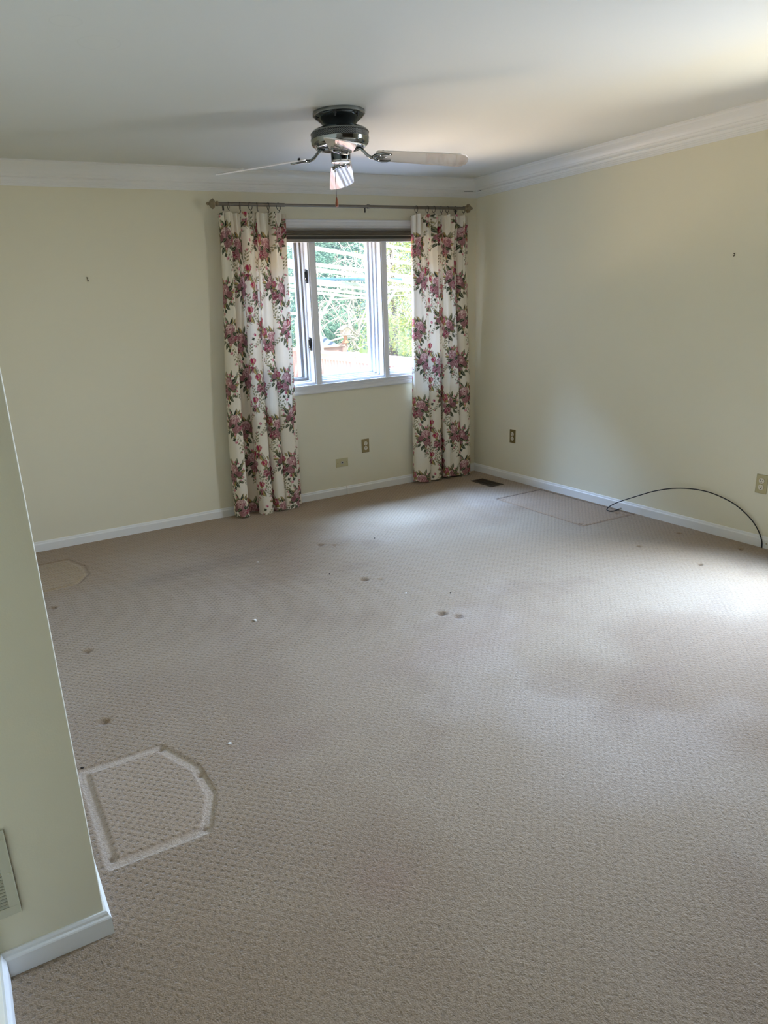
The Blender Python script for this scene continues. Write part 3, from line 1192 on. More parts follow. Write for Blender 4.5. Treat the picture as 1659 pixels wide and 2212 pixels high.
def curtain(name, fold, xb0, xb1, xt0, xt1, ztop, zbot, nfold, ringx, ringrot, label, uoff, rodz):
    fp = catmull(fold, 0)
    par = np.linspace(0, 1, len(fp))
    xb = xb0 + fp[:, 0] * (xb1 - xb0)
    yb = fp[:, 1]
    s = np.concatenate([[0], np.cumsum(np.hypot(np.diff(xb), np.diff(yb)))])
    NU, NV = 460, 860
    su = np.linspace(0, s[-1], NU)
    bx, by = np.interp(su, s, xb), np.interp(su, s, yb)
    q = su / s[-1]
    rel = (np.array(ringx) - xt0) / (xt1 - xt0)
    # gathered heading: pinch at every ring, bulge between them
    ft = np.interp(su, s, fp[:, 0])
    ft = 0.65 * ft + 0.35 * q
    tx = xt0 + ft * (xt1 - xt0) + 0.004 * np.sin(q * 2 * PI * nfold * 2 + 1.0)
    near = np.min(np.abs(ft[:, None] - rel[None]), 1) * (xt1 - xt0)
    ty = -0.094 + 0.020 * np.sin(q * 2 * PI * nfold + 0.7) + 0.008 * np.sin(q * 2 * PI * nfold * 2.3) + 0.35 * (by + 0.09)
    v = np.linspace(0, 1, NV)[:, None]             # 0 bottom, 1 top
    w = v ** 1.4
    w = w * w * (3 - 2 * w)
    GX = bx[None] * (1 - w) + tx[None] * w
    GYY = by[None] * (1 - w) + ty[None] * w
    # secondary soft creases
    GYY = GYY + 0.0035 * np.sin(q[None] * 61 + 5 * v) * np.sin(PI * v) + 0.002 * np.sin(q[None] * 133 - 9 * v) * np.clip(v - 0.3, 0, 1)
    GX = GX + 0.004 * np.sin(3.1 * v + q[None] * 5) * (1 - v)
    head = np.exp(-((1 - v) / 0.085) ** 2)
    GYY = GYY + head * (0.016 * np.sin(q[None] * 2 * PI * (nfold * 1.9) + 1.3) + 0.008 * np.sin(q[None] * 2 * PI * nfold * 4.1))
    GX = GX + head * 0.004 * np.sin(q[None] * 2 * PI * nfold * 3.0)
    GYY = np.minimum(GYY, -0.030 - 0.026 * sst(0.82, 0.88, v))
    topz = ztop - np.clip(near, 0, 0.035) ** 1.2 * 0.55
    botz = zbot + 0.004 * np.sin(q * 11 + 1) + 0.003 * np.sin(q * 29)
    GZ = botz[None] + (topz - botz)[None] * v
    co = np.stack([GX, GYY, GZ], -1).reshape(-1, 3)
    base = Vector((0.5 * (xb0 + xb1), -0.09, zbot))
    idx = np.arange(NU * NV).reshape(NV, NU)
    quads = np.stack([idx[:-1, :-1], idx[:-1, 1:], idx[1:, 1:], idx[1:, :-1]], -1).reshape(-1, 4)
    me = bpy.data.meshes.new(name)
    grid_mesh(me, co - np.array(base), quads)
    uu = (su[None] * 1.0 + uoff + 0 * v) / PX
    vv = (GZ + 0.10) / PX
    fu, fv = np.floor(uu).astype(int), np.floor(vv).astype(int)
    au, av = (uu - fu)[..., None], (vv - fv)[..., None]
    g = lambda j, i: TLB[(fv + j) % th, (fu + i) % tw]
    c = (g(0, 0) * (1 - au) + g(0, 1) * au) * (1 - av) + (g(1, 0) * (1 - au) + g(1, 1) * au) * av
    at = me.attributes.new("print_colour", 'FLOAT_COLOR', 'POINT')
    at.data.foreach_set("color", np.concatenate([c.reshape(-1, 3), np.ones((NU * NV, 1))], 1).astype(np.float32).ravel())
    me.materials.append(M_cloth)
    o = bpy.data.objects.new(name, me)
    COL.objects.link(o)
    o.location = base
    WORLD[o.name] = base.copy()
    tag(o, label, "curtain", "floral curtain panels at the window")
    for x, rot in zip(ringx, ringrot):
        mb = MB()
        R = 0.0235
        cz = rodz - R + 0.0125
        ca, sa = math.cos(rot), math.sin(rot)
        pts = [(x + R * math.sin(a) * sa, -0.09 + R * math.sin(a) * ca, cz + R * math.cos(a)) for a in np.linspace(0, 2 * PI, 24, endpoint=False)]
        mb.tube(pts, 0.0022, 8, closed=True)
        mb.tube([(x, -0.09, cz - R), (x + 0.003, -0.092, cz - R - 0.006), (x, -0.094, ztop - 0.006)], 0.0022, 6)
        mb.build("curtain_ring", M_ring, o, smooth=True)
    return o


RODZ = 2.2205
FOLD_L = [(0, -.050), (0.0, -.110), (.05, -.150), (.14, -.142), (.165, -.090), (.145, -.040), (.24, -.030), (.335, -.040), (.318, -.095), (.345, -.148), (.42, -.165), (.488, -.145),
          (.505, -.090), (.490, -.045), (.515, -.036), (.540, -.05), (.525, -.10), (.56, -.145), (.61, -.155), (.680, -.140), (.694, -.085), (.680, -.045), (.700, -.05), (.690, -.100), (.72, -.128), (.80, -.140), (.900, -.122), (.925, -.068), (1.0, -.044)]
FOLD_R = [(0, -.045), (0.0, -.100), (.09, -.140), (.20, -.132), (.215, -.092), (.30, -.122), (.415, -.118), (.430, -.080), (.415, -.040), (.46, -.030), (.502, -.040), (.490, -.090), (.515, -.132),
          (.56, -.140), (.605, -.106), (.69, -.128), (.762, -.118), (.772, -.080), (.762, -.044), (.780, -.044), (.770, -.085), (.79, -.122), (.87, -.140), (.960, -.120), (1.0, -.055)]
curtain("curtain", FOLD_L, -2.381, -1.800, -2.296, -1.808, 2.172, 0.008, 6.5, [-2.223, -2.139, -2.062, -2.010, -1.926, -1.846],
        [0.1, 0.25, 1.0, 0.35, 0.1, 1.1], "cream rose print curtain panel hanging left of the window", .03, RODZ)
curtain("curtain", FOLD_R, -0.712, -0.116, -0.702, -0.166, 2.172, 0.014, 7.5, [-.666, -.561, -.498, -.425, -.366, -.284, -.202],
        [0.05, 0.1, 0.05, 1.1, 0.1, 1.2, 1.2], "cream rose print curtain panel hanging in the corner right of the window", .27, RODZ)

# curtain rod
rod = thing("curtain_rod", (-1.25, -0.09, RODZ), "long pewter curtain rod with faceted finials above the window", "curtain rod")
m = MB()
m.tube([(-2.30, -0.09, RODZ), (-1.80, -0.09, RODZ)], 0.0125, 16)
m.build("outer_tube", M_rod, rod, smooth=True)
m = MB()
m.tube([(-1.10, -0.09, RODZ), (-0.19, -0.09, RODZ)], 0.0115, 16)
m.build("outer_tube", M_rod, rod, smooth=True)
m = MB()
m.tube([(-1.80, -0.09, RODZ), (-1.10, -0.09, RODZ)], 0.0100, 16)
m.build("inner_tube", M_rod, rod, smooth=True)
m = MB()
m.tube([(-1.112, -0.09, RODZ), (-1.096, -0.09, RODZ)], 0.0150, 16)
m.build("collar", M_rod, rod, smooth=True)
for (x, s) in ((-2.30, -1), (-0.19, 1)):
    m = MB()
    mt = Matrix.Translation((x, -0.09, RODZ)) @ Matrix.Rotation(s * PI / 2, 4, 'Y') @ Matrix.Rotation(0.4, 4, 'Z')
    m.lathe([(.0, -.004), (.016, -.004), (.018, .002), (.016, .008), (.011, .011), (.013, .016), (.034, .031), (.035, .037), (.017, .056), (.008, .061), (.012, .068), (.012, .071), (.005, .079), (0, .082)], 8, mt)
    m.build("finial", M_finial, rod)
for x in (-2.262, -1.135, -0.284):
    m = MB()
    m.box((x - 0.006, -0.004, RODZ + 0.008), (x + 0.006, 0.0, RODZ + 0.020))
    m.tube([(x, -0.003, RODZ + 0.014), (x, -0.05, RODZ + 0.007), (x, -0.084, RODZ + 0.002)], 0.0040, 10)
    m.tube([(x, -0.09, RODZ - 0.042), (x, -0.09, RODZ - 0.010)], 0.0065, 10)
    m.build("bracket", M_ring, rod, smooth=True)

# ------------------------------------------------------------------ ceiling fan
FX, FY = -2.180, -1.630
fan = thing("ceiling_fan", (FX, FY, H), "flush smoked chrome ceiling fan with four clear acrylic blades", "ceiling fan")
m = MB()
m.lathe([(.0, 0), (.130, 0), (.132, -.004), (.131, -.016), (.127, -.019)], 64)
m.build("canopy_rim", M_chrome, fan, smooth=True, local=True)
m = MB()
m.lathe([(.127, -.018), (.122, -.026), (.108, -.036), (.093, -.048), (.082, -.062), (.078, -.076), (.0, -.076)], 64)
m.build("canopy", M_chrome_dark, fan, smooth=True, local=True)
for a in (0.9, 3.0, 5.1, 4.05):
    m = MB()
    m.lathe([(0, -.040), (.004, -.040), (.004, -.028), (.007, -.030), (.007, -.020)], 12, Matrix.Translation((.118 * math.cos(a), .118 * math.sin(a), 0)))
    m.build("canopy_screw", M_blackm, fan, smooth=True, local=True)
m = MB()
m.lathe([(.0, -.070), (.085, -.070), (.112, -.074), (.132, -.081), (.142, -.089), (.145, -.094), (.146, -.096)], 72)
m.lathe([(.1455, -.122), (.148, -.124), (.148, -.128), (.146, -.131), (.146, -.140), (.141, -.149), (.131, -.156), (.122, -.159), (.0, -.159)], 72)
m.build("motor_housing", M_chrome, fan, smooth=True, local=True)
m = MB()
m.lathe([(.146, -.095), (.1475, -.097), (.1475, -.099), (.1450, -.1005), (.1450, -.1195), (.1475, -.121), (.1475, -.1225), (.146, -.1235)], 96, caps=False)
m.build("perforated_band", M_band, fan, smooth=True, local=True)
m = MB()
for k in range(28):
    a0 = 2 * PI * k / 28
    pts = []
    for i in range(5):
        t = i / 4
        a = a0 + 0.30 * t
        r = .064 + .055 * t
        pts.append((r * math.cos(a), r * math.sin(a), -.1605))
    m.tube(pts, [.0018, .0022, .0026, .0030, .0034], 6)
m.lathe([(.118, -.158), (.126, -.159), (.126, -.163), (.118, -.164), (.118, -.158)], 64, caps=False)
m.build("motor_grille", M_chrome_bright, fan, smooth=True, local=True)
m = MB()
m.lathe([(.117, -.1585), (.117, -.1598), (.0, -.1598)], 48)
m.build("grille_backing", M_dark, fan, local=True)
m = MB()
m.lathe([(.0, -.158), (.060, -.158), (.060, -.166), (.052, -.170), (.050, -.176), (.0485, -.215), (.0475, -.219)], 48)
m.build("switch_housing", M_chrome_dark, fan, smooth=True, local=True)
m = MB()
m.lathe([(.0475, -.218), (.050, -.220), (.050, -.226), (.046, -.229), (.030, -.231), (.012, -.231), (.010, -.234), (0, -.234)], 48)
m.build("housing_cap", M_chrome_bright, fan, smooth=True, local=True)
ZB = -.205
DROOP = 0.100
PITCH = math.radians(-12.5)


def blade_mesh():
    m = MB()
    out = []
    w0, w1, r0, r1 = .056, .073, .178, .645
    pts = [(r0, -w0 * .8), (r0, w0 * .8), (r0 + .012, w0)]
    for i in range(1, 9):
        t = i / 8
        pts.append((r0 + .012 + (r1 - .045 - r0 - .012) * t, w0 + (w1 - w0) * t ** 0.8))
    pts += [(r1 - .022, w1 * .86), (r1 - .004, w1 * .52), (r1, w1 * .30), (r1, -w1 * .30), (r1 - .004, -w1 * .52), (r1 - .022, -w1 * .86)]
    for i in range(8, 0, -1):
        t = i / 8
        pts.append((r0 + .012 + (r1 - .045 - r0 - .012) * t, -(w0 + (w1 - w0) * t ** 0.8)))
    pts += [(r0 + .012, -w0)]
    n = len(pts)
    top = [(x, y, .0025) for (x, y) in pts]
    bot = [(x, y, -.0025) for (x, y) in pts]
    m._add(top + bot, [tuple(range(n)), tuple(range(2 * n - 1, n - 1, -1))])
    m.cur = 1
    m._add(top + bot, [(k, k + n, (k + 1) % n + n, (k + 1) % n) for k in range(n)])
    # tilt about its own axis, then droop outwards
    mt = Matrix.Translation((.178, 0, ZB)) @ Matrix.Rotation(DROOP, 4, 'Y') @ Matrix.Rotation(PITCH, 4, 'X') @ Matrix.Translation((-.178, 0, 0))
    return m.xform(mt), mt


bm_, BMT = blade_mesh()
blade_me = bm_.mesh("fan_blade", [M_acrylic, M_acrylic_edge])
m = MB()
# curved arm from the motor down to the blade, then a forked plate under it
arm = [(.078, 0, -.162), (.100, 0, -.168), (.118, 0, -.182), (.134, 0, -.200), (.152, 0, -.212), (.170, 0, -.215)]
m.tube(arm, [.008, .008, .0075, .0075, .008, .009], 10)
st = len(m.v)
for sgn in (-1, 1):
    fork = [(.160, 0, -.009), (.172, sgn * .020, -.008), (.188, sgn * .036, -.008), (.210, sgn * .043, -.007), (.236, sgn * .040, -.007), (.256, sgn * .034, -.006)]
    m.tube(fork, [.007, .0075, .007, .007, .0065, .004], 8)
    m.tube([(.188, sgn * .034, -.008), (.200, sgn * .018, -.008), (.214, 0, -.007)], .005, 8)
m.tube([(.165, 0, -.009), (.190, 0, -.008), (.214, 0, -.007), (.232, 0, -.006)], [.007, .006, .006, .003], 8)
m.xform(BMT, st)
iron_me = m.mesh("blade_iron", [M_chrome])
iron_me.polygons.foreach_set("use_smooth", [True] * len(iron_me.polygons))
screw_mes = []
for (x, y) in ((.214, 0), (.212, .041), (.212, -.041)):
    m = MB()
    m.lathe([(0, .011), (.004, .010), (.0055, .006), (.0055, .0027)], 12, Matrix.Translation((x, y, 0)))
    m.xform(BMT)
    screw_mes.append(m.mesh("blade_screw", [M_blackm]))
for k in range(4):
    ang = math.radians(-29.0) + k * PI / 2
    b = bpy.data.objects.new("fan_blade", blade_me)
    i_ = bpy.data.objects.new("blade_iron", iron_me)
    for o in (b, i_):
        COL.objects.link(o)
        o.parent = fan
        o.rotation_euler = (0, 0, ang)
    for sm in screw_mes:
        s_ = bpy.data.objects.new("blade_screw", sm)
        COL.objects.link(s_)
        s_.parent = i_
    b["label"] = "clear acrylic blade"
m = MB()
ch = [(-.030, .012, -.222), (-.031, .012, -.26), (-.030, .012, -.32), (-.029, .012, -.392)]
m.tube(ch, .0011, 6)
for i in range(56):
    t = i / 55
    z = -.224 - .165 * t
    m.lathe([(0, -.0017), (.0013, -.0009), (.0017, 0), (.0013, .0009), (0, .0017)], 6, Matrix.Translation((-.0305 + .001 * t, .012, z)))
pc = m.build("pull_chain", M_ring, fan, smooth=True, local=True)
m = MB()
m.lathe([(0, -.388), (.003, -.389), (.005, -.398), (.0078, -.416), (.0088, -.428), (.0075, -.434), (0, -.435)], 16, Matrix.Translation((-.029, .012, 0)))
m.build("chain_fob", M_fob, pc, smooth=True, local=True)

# ------------------------------------------------------------------ wall plates
def outlet(loc, rot, label, plate):
    """duplex outlet facing -y in its own frame, then turned"""
    t = thing("wall_outlet", loc, label, "outlet", "brass wall outlets")
    t.rotation_euler = (0, 0, rot)
    m = MB()
    m.box((-.035, -.006, -.0575), (.035, 0, .0575))
    m.build("cover_plate", plate, t, bevel=.003, local=True)
    for s in (1, -1):
        m = MB()
        mt = Matrix.Translation((0, -.006, s * .0195)) @ Matrix.Rotation(PI / 2, 4, 'X')
        m.lathe([(.0172, -.001), (.0172, .0018), (.016, .0024), (0, .0024)], 28, mt)
        r_ = m.build("receptacle", M_ivory, t, local=True)
        m = MB()
        for (x0, w, h) in ((-.0065, .0022, .008), (.0065, .0022, .0065)):
            m.box((x0 - w / 2, -.0092, s * .0195 + .004 - h / 2), (x0 + w / 2, -.0083, s * .0195 + .004 + h / 2))
        m.tube([(0, -.0083, s * .0195 - .0078), (0, -.0092, s * .0195 - .0078)], .0028, 10)
        m.build("slots", M_dark, r_, local=True)
    m = MB()
    m.tube([(0, -.0055, 0), (0, -.0072, 0)], .003, 10)
    m.build("cover_screw", plate, t, local=True)
    return t


outlet((-1.160, 0, .3865), 0, "tall brass outlet under the window, above the beige jack plate", M_brass_paint)
outlet((0, -.513, .384), -PI / 2, "brass outlet low on the right wall beside the corner curtain", M_brass_paint)
outlet((0, -2.696, .383), -PI / 2, "pale brass outlet on the right wall above the end of the black cable", M_brass_light)
jk = thing("jack_plate", (-1.393, 0, .276), "wide beige jack plate low on the wall under the window", "wall plate")
m = MB()
m.box((-1.393 - .0575, -.006, .276 - .035), (-1.393 + .0575, 0, .276 + .035))
m.build("cover_plate", M_jack, jk, bevel=.003)
m = MB()
mt = Matrix.Translation((-1.393, -.006, .276)) @ Matrix.Rotation(PI / 2, 4, 'X')
m.lathe([(.0125, -.001), (.0125, .0015), (.0105, .003), (0, .003)], 24, mt)
sk = m.build("jack_socket", M_socket, jk, smooth=True)
m = MB()
m.lathe([(.0046, .002), (.0046, .0036), (0, .0036)], 16, Matrix.Translation((-1.3905, -.006, .276)) @ Matrix.Rotation(PI / 2, 4, 'X'))
m.build("jack_hole", M_dark, sk)
for s in (-1, 1):
    m = MB()
    m.lathe([(.0034, -.001), (.0034, .0008), (0, .0010)], 12, Matrix.Translation((-1.393 + s * .041, -.006, .276)) @ Matrix.Rotation(PI / 2, 4, 'X'))
    m.build("plate_screw", M_brass_paint, jk)

# return air grille on the end of the left wall, at the edge of the photo
gr = thing("return_air_grille", (-4.262, YP, .168), "cream louvred return air grille low on the left wall end", "vent")
m = MB()
gx0, gx1, gz0, gz1 = -4.2965, -4.228, .168, .405
lx1 = -4.2525
m.box((gx0, YP - .006, gz0), (gx1, YP, gz0 + .024))
m.box((gx0, YP - .006, gz1 - .024), (gx1, YP, gz1))
m.box((lx1, YP - .006, gz0 + .024), (gx1, YP, gz1 - .024))
m.box((gx1 - .002, YP - .0085, gz0), (gx1, YP, gz1))
m.build("grille_frame", M_grille, gr, bevel=.001)
m = MB()
m.box((gx0, YP - .001, gz0 + .022), (lx1 + .001, YP, gz1 - .022))
m.build("duct_opening", M_dark, gr)
nz = 21
for k in range(nz):
    z = gz0 + .024 + (gz1 - gz0 - .048) * (k + .5) / nz
    m = MB()
    m.box((gx0, -.0032, -.0004), (lx1 + .0005, .0032, .0004), Matrix.Translation((0, YP - .0035, z)) @ Matrix.Rotation(math.radians(42), 4, 'X'))
    m.build("louvre", M_grille, gr)
m = MB()
m.lathe([(.0036, -.001), (.0036, .0008), (.002, .0016), (0, .0018)], 14, Matrix.Translation((-4.2365, YP - .006, .285)) @ Matrix.Rotation(PI / 2, 4, 'X'))
m.build("grille_screw", M_grille, gr, smooth=True)

# floor register
fr = thing("floor_register", (-.2245, -.449, 0), "dark brown floor register set in the carpet near the corner", "vent")
m = MB()
rx0, rx1, ry0, ry1 = -.291, -.158, -.588, -.312
for (a, b) in (((rx0, ry0), (rx1, ry0 + .014)), ((rx0, ry1 - .014), (rx1, ry1)), ((rx0, ry0), (rx0 + .014, ry1)), ((rx1 - .014, ry0), (rx1, ry1))):
    m.box((a[0], a[1], -.002), (b[0], b[1], .0045))
m.build("register_frame", M_brown_metal, fr, bevel=.001)
m = MB()
m.box((rx0 + .012, ry0 + .012, -.002), (rx1 - .012, ry1 - .012, .0012))
m.build("register_backing", M_dark, fr)
for k in range(16):
    y = ry0 + .022 + (ry1 - ry0 - .044) * k / 15
    m = MB()
    m.box((rx0 + .012, y - .0032, .001), (rx1 - .012, y + .0032, .0038))
    m.build("register_slat", M_brown_metal, fr)
m = MB()
m.box((-.228, ry0 + .012, .001), (-.221, ry1 - .012, .0042))
m.build("register_bar", M_brown_metal, fr)

# black coaxial cable looping along the right wall
cb = thing("coaxial_cable", (-.03, -2.2, 0), "black coaxial cable arching along the foot of the right wall", "cable")
ctrl = [(-.018, -2.757, -.004), (-.018, -2.749, .049), (-.018, -2.713, .113), (-.020, -2.654, .173), (-.022, -2.551, .233), (-.026, -2.413, .269), (-.032, -2.285, .274),
        (-.040, -2.141, .253), (-.050, -2.000, .208), (-.062, -1.862, .144), (-.080, -1.738, .082), (-.098, -1.676, .041), (-.114, -1.658, .012), (-.113, -1.690, .0062),
        (-.083, -1.703, .0070), (-.045, -1.703, .0105), (-.030, -1.704, .013)]
cp = catmull(ctrl, 0)
m = MB()
m.tube([tuple(p) for p in cp[::4]] + [tuple(cp[-1])], .0036, 10)
m.build("cable", M_cable, cb, smooth=True)
m = MB()
m.tube([(-.040, -1.7032, .0113), (-.030, -1.704, .013)], .0048, 12)
m.tube([(-.030, -1.704, .013), (-.021, -1.7045, .0140)], .0060, 6)
m.build("connector", M_steel, cb)

bs = thing("baseboard_screw", (-.014, -2.778, .030), "small brass screw in the white baseboard beside the upright end of the cable", "screw")
m = MB()
m.lathe([(.0042, -.002), (.0042, .001), (.003, .002), (0, .0022)], 12, Matrix.Translation((-.0125, -2.778, .030)) @ Matrix.Rotation(-PI / 2, 4, 'Y'))
m.build("screw_head", M_brass_paint, bs, smooth=True)

# little things on the walls
nh = thing("picture_hook", (-3.209, 0, 1.765), "tiny picture hook left in the plain wall left of the curtains", "hook")
m = MB()
m.tube([(-3.212, .004, 1.774), (-3.2115, -.006, 1.773)], .0042, 10)
m.tube([(-3.209, .004, 1.755), (-3.2085, -.006, 1.754)], .0042, 10)
m.build("nail_head", M_hook, nh, smooth=True)
m = MB()
m.box((-3.2125, -.002, 1.753), (-3.2075, 0, 1.776))
m.build("hook_plate", M_steel, nh)
nr = thing("picture_hook", (0, -2.360, 1.688), "tiny bent picture hook on the right wall", "hook")
m = MB()
m.tube([(.004, -2.361, 1.694), (-.008, -2.358, 1.695)], 0.0026, 8)
m.tube([(-.003, -2.361, 1.694), (-.003, -2.361, 1.683)], 0.0014, 8)
m.tube([(-.003, -2.361, 1.683), (-.009, -2.358, 1.680), (-.009, -2.358, 1.684)], 0.0024, 8)
m.build("hook_wire", M_hook, nr, smooth=True)

# crumbs and lint on the carpet
def crumb(x, y, r, mat, label, grp, seed, name):
    q = np.random.default_rng(seed)
    bm = bmesh.new()
    bmesh.ops.create_icosphere(bm, subdivisions=2, radius=r)
    for v in bm.verts:
        v.co *= 1 + q.uniform(-.25, .25)
        v.co.x *= 1.35
        v.co.z *= .6
    me = bpy.data.meshes.new(name)
    bm.to_mesh(me)
    bm.free()
    me.materials.append(mat)
    o = bpy.data.objects.new(name, me)
    COL.objects.link(o)
    o.location = (x, y, r * .45)
    o.rotation_euler = (0, 0, q.uniform(0, 3))
    tag(o, label, "crumb", grp)


crumb(-2.988, -1.956, .0075, M_lint, "largest white crumb, lying mid carpet left of the middle", "white crumbs on the carpet", 1, "carpet_crumb")
crumb(-3.481, -2.924, .0055, M_lint, "white crumb beside the near eight sided furniture mark", "white crumbs on the carpet", 2, "carpet_crumb")
crumb(-2.637, -1.138, .0060, M_lint, "white crumb below the foot of the left curtain", "white crumbs on the carpet", 3, "carpet_crumb")
crumb(-2.155, -2.098, .0035, M_lint, "small white crumb between two furniture foot dents", "white crumbs on the carpet", 4, "carpet_crumb")
crumb(-1.796, -1.172, .0045, M_debris, "dark speck beyond the farthest furniture foot dent", "dark specks on the carpet", 5, "carpet_speck")
crumb(-1.958, -2.239, .0036, M_debris, "dark speck right of the small white crumb", "dark specks on the carpet", 6, "carpet_speck")
crumb(-2.362, -1.590, .0040, M_debris, "dark speck left of the middle furniture foot dent", "dark specks on the carpet", 7, "carpet_speck")
crumb(-3.983, -2.774, .0048, M_debris, "dark scrap at the foot of the left wall by the near furniture mark", "dark specks on the carpet", 8, "carpet_speck")

# ------------------------------------------------------------------ outdoors
m = MB()
m.box((-40, .2, -.9), (60, 90, -.7))
struct(m.build("lawn", M_lawn))
m = MB()
for k in range(52):
    y = .22 + k * .14
    m.box((-5.0, y, -.14), (1.52, y + .135, -.10))
m.box((-5.0, .2, -.30), (1.52, 7.5, -.14))
struct(m.build("deck", M_deckcap))


def railing(name, p, q, label, posts, gap=.115, fascia=True, nb_max=90):
    p, q = Vector(p), Vector(q)
    t = thing(name, (p + q) / 2 * Vector((1, 1, 0)).length if False else tuple((p.x + q.x, p.y + q.y, -.2)[i] / 2 for i in range(3)), label, "railing", "deck railings")
    d = (q - p).normalized()
    up = Vector((0, 0, 1))
    zt = p.z
    m = MB()
    m.bar(p - up * .018, q - up * .018, .14, .036)
    m.build("top_cap", M_deckcap, t)
    m = MB()
    m.bar(p - up * .085, q - up * .085, .042, .098)
    m.build("fascia", M_deckwood, t)
    m = MB()
    m.bar(Vector((p.x, p.y, .02)), Vector((q.x, q.y, .02)), .042, .09)
    m.build("bottom_rail", M_deckwood, t)
    L = (q - p).length
    n = int(L / gap)
    for k in range(1, n):
        c = p + d * (k * gap)
        m = MB()
        m.bar(Vector((c.x, c.y, -.02)), Vector((c.x, c.y, zt - .10)), .038, .038, up=(1, 0, 0))
        m.build("baluster", M_deckwood, t)
    for u in posts:
        c = p + d * (L * u)
        m = MB()
        m.bar(Vector((c.x, c.y, -.7)), Vector((c.x, c.y, zt + .02)), .10, .10, up=(1, 0, 0))
        m.build("post", M_deckwood, t)
    return t


railing("deck_railing", (1.34, 2.2, .80), (1.58, 7.25, .80), "pinkish deck railing running straight away from the house", (0, .5, .985))
railing("deck_railing", (-3.4, 7.36, .80), (2.70, 7.36, .80), "far deck railing across the end of the deck, under the bird feeder", (0, .33, .66, 1.0))

bf = thing("bird_feeder", (2.735, 7.335, .82), "little house shaped bird feeder on a turned post at the deck corner", "bird feeder")
c = Vector((2.735, 7.335, 0))
m = MB()
m.lathe([(.075, .82), (.075, .835), (.055, .85), (.032, .89), (.030, .93), (.045, .95), (.050, .965)], 12, Matrix.Translation(c))
m.build("pedestal", M_feeder_post, bf)
m = MB()
m.box((c.x - .13, c.y - .11, .965), (c.x + .13, c.y + .11, .985))
m.build("tray", M_feeder, bf)
m = MB()
m.sweep([[(c.x - .075, y, .985), (c.x + .075, y, .985), (c.x + .075, y, 1.075), (c.x, y, 1.125), (c.x - .075, y, 1.075)] for y in (c.y - .07, c.y + .07)])
m.build("feeder_house", M_feeder, bf)
m = MB()
for s in (-1, 1):
    m.bar((c.x + s * .055, c.y - .10, 1.105), (c.x + s * .055, c.y + .10, 1.105), .15, .014, up=(s * .55, 0, 1))
m.build("feeder_roof", M_white_out, bf)

gc = thing("grill_cover", (2.85, 8.6, -.7), "blue grey peaked cover behind the far deck railing", "cover")
m = MB()
m.sweep([[(2.85 + s * a, 8.6 + s2 * a, z) for (s, s2) in ((-1, -1), (1, -1), (1, 1), (-1, 1))] for (a, z) in ((.52, -.70), (.50, .52), (.42, .62), (.03, .94))])
m.build("cover_cloth", M_cover, gc, bevel=.03)

aw = thing("awning_frame", (2.0, 6.5, -.1), "open white awning frame of slats with a rolled blue cloth outside the window", "awning")
SL = [((-0.872, 3.15, 2.508), (4.43, 7.5, 2.484)), ((-0.673, 3.65, 2.383), (4.762, 8.0, 2.249)), ((-0.509, 4.05, 2.194), (5.027, 8.4, 2.02)), ((-0.342, 4.45, 2.17), (5.295, 8.8, 1.899)),
      ((-0.07, 5.15, 2.018), (5.765, 9.5, 1.775)), ((0.32, 5.55, 1.977), (4.061, 8.6, 1.807)), ((0.488, 5.95, 1.925), (4.295, 9.0, 1.7)), ((0.692, 6.35, 1.865), (4.53, 9.4, 1.626))]
for (p, q) in SL:
    m = MB()
    m.bar(p, q, .040, .050)
    m.build("slat", M_white_out, aw)
m = MB()
m.tube([(-1.0, 4.88, 1.974), (4.793, 8.478, 1.974)], .026, 12)
m.build("rolled_cloth", M_blue_out, aw, smooth=True)
m = MB()
m.tube([(4.793, 8.478, 1.974), (5.6, 8.98, 1.974)], .024, 12)
m.build("roller_tube", M_white_out, aw, smooth=True)
for pts in ([(2.40, 6.9, 1.80), (2.324, 7.0, 1.664), (2.053, 7.0, 1.305), (2.02, 7.0, 1.18), (2.062, 7.0, .712), (2.08, 7.0, -.12)],
            [(3.72, 7.0, 1.80), (3.67, 7.0, 1.713), (3.30, 7.05, 1.22), (3.26, 7.06, 1.1), (3.26, 7.06, -.7)],
            [(1.46, 6.5, 1.405), (1.426, 6.5, 1.394), (1.341, 6.5, 1.322), (1.322, 6.5, 1.25), (1.326, 6.5, .898), (1.326, 6.5, -.10)]):
    m = MB()
    cc = catmull(pts, 0)
    m.tube([tuple(p) for p in cc[::6]] + [tuple(cc[-1])], .026, 10)
    m.build("leg", M_white_out, aw, smooth=True)
for (p, q, r) in (((.5, 6.5, 1.434), (2.20, 7.0, 1.405), .024), ((3.5, 7.02, 1.718), (4.6, 7.0, 1.728), .014), ((2.3, 7.0, 1.62), (5.4, 7.6, 1.66), .014)):
    m = MB()
    m.tube([p, q], r, 10)
    m.build("crossbar", M_white_out, aw, smooth=True)


# trees and shrubs
def foliage(m, cx, cy, cz, rx, ry, rz, n, s, q, shell=.55):
    for _ in range(n):
        d = q.normal(size=3)
        d /= np.linalg.norm(d)
        lump = 1 + .22 * math.sin(d[0] * 5 + cx * 3) * math.sin(d[1] * 6 + 1) + .18 * math.sin(d[2] * 7 + cy)
        r = (shell + (1 - shell) * q.random()) * lump
        c = Vector((cx + d[0] * r * rx, cy + d[1] * r * ry, cz + d[2] * r * rz))
        a = Vector(q.normal(size=3)).normalized()
        b = a.orthogonal().normalized()
        k = s * q.uniform(.6, 1.3)
        m._add([c - a * k, c - b * k * .45, c + a * k, c + b * k * .45], [(0, 1, 2, 3)])


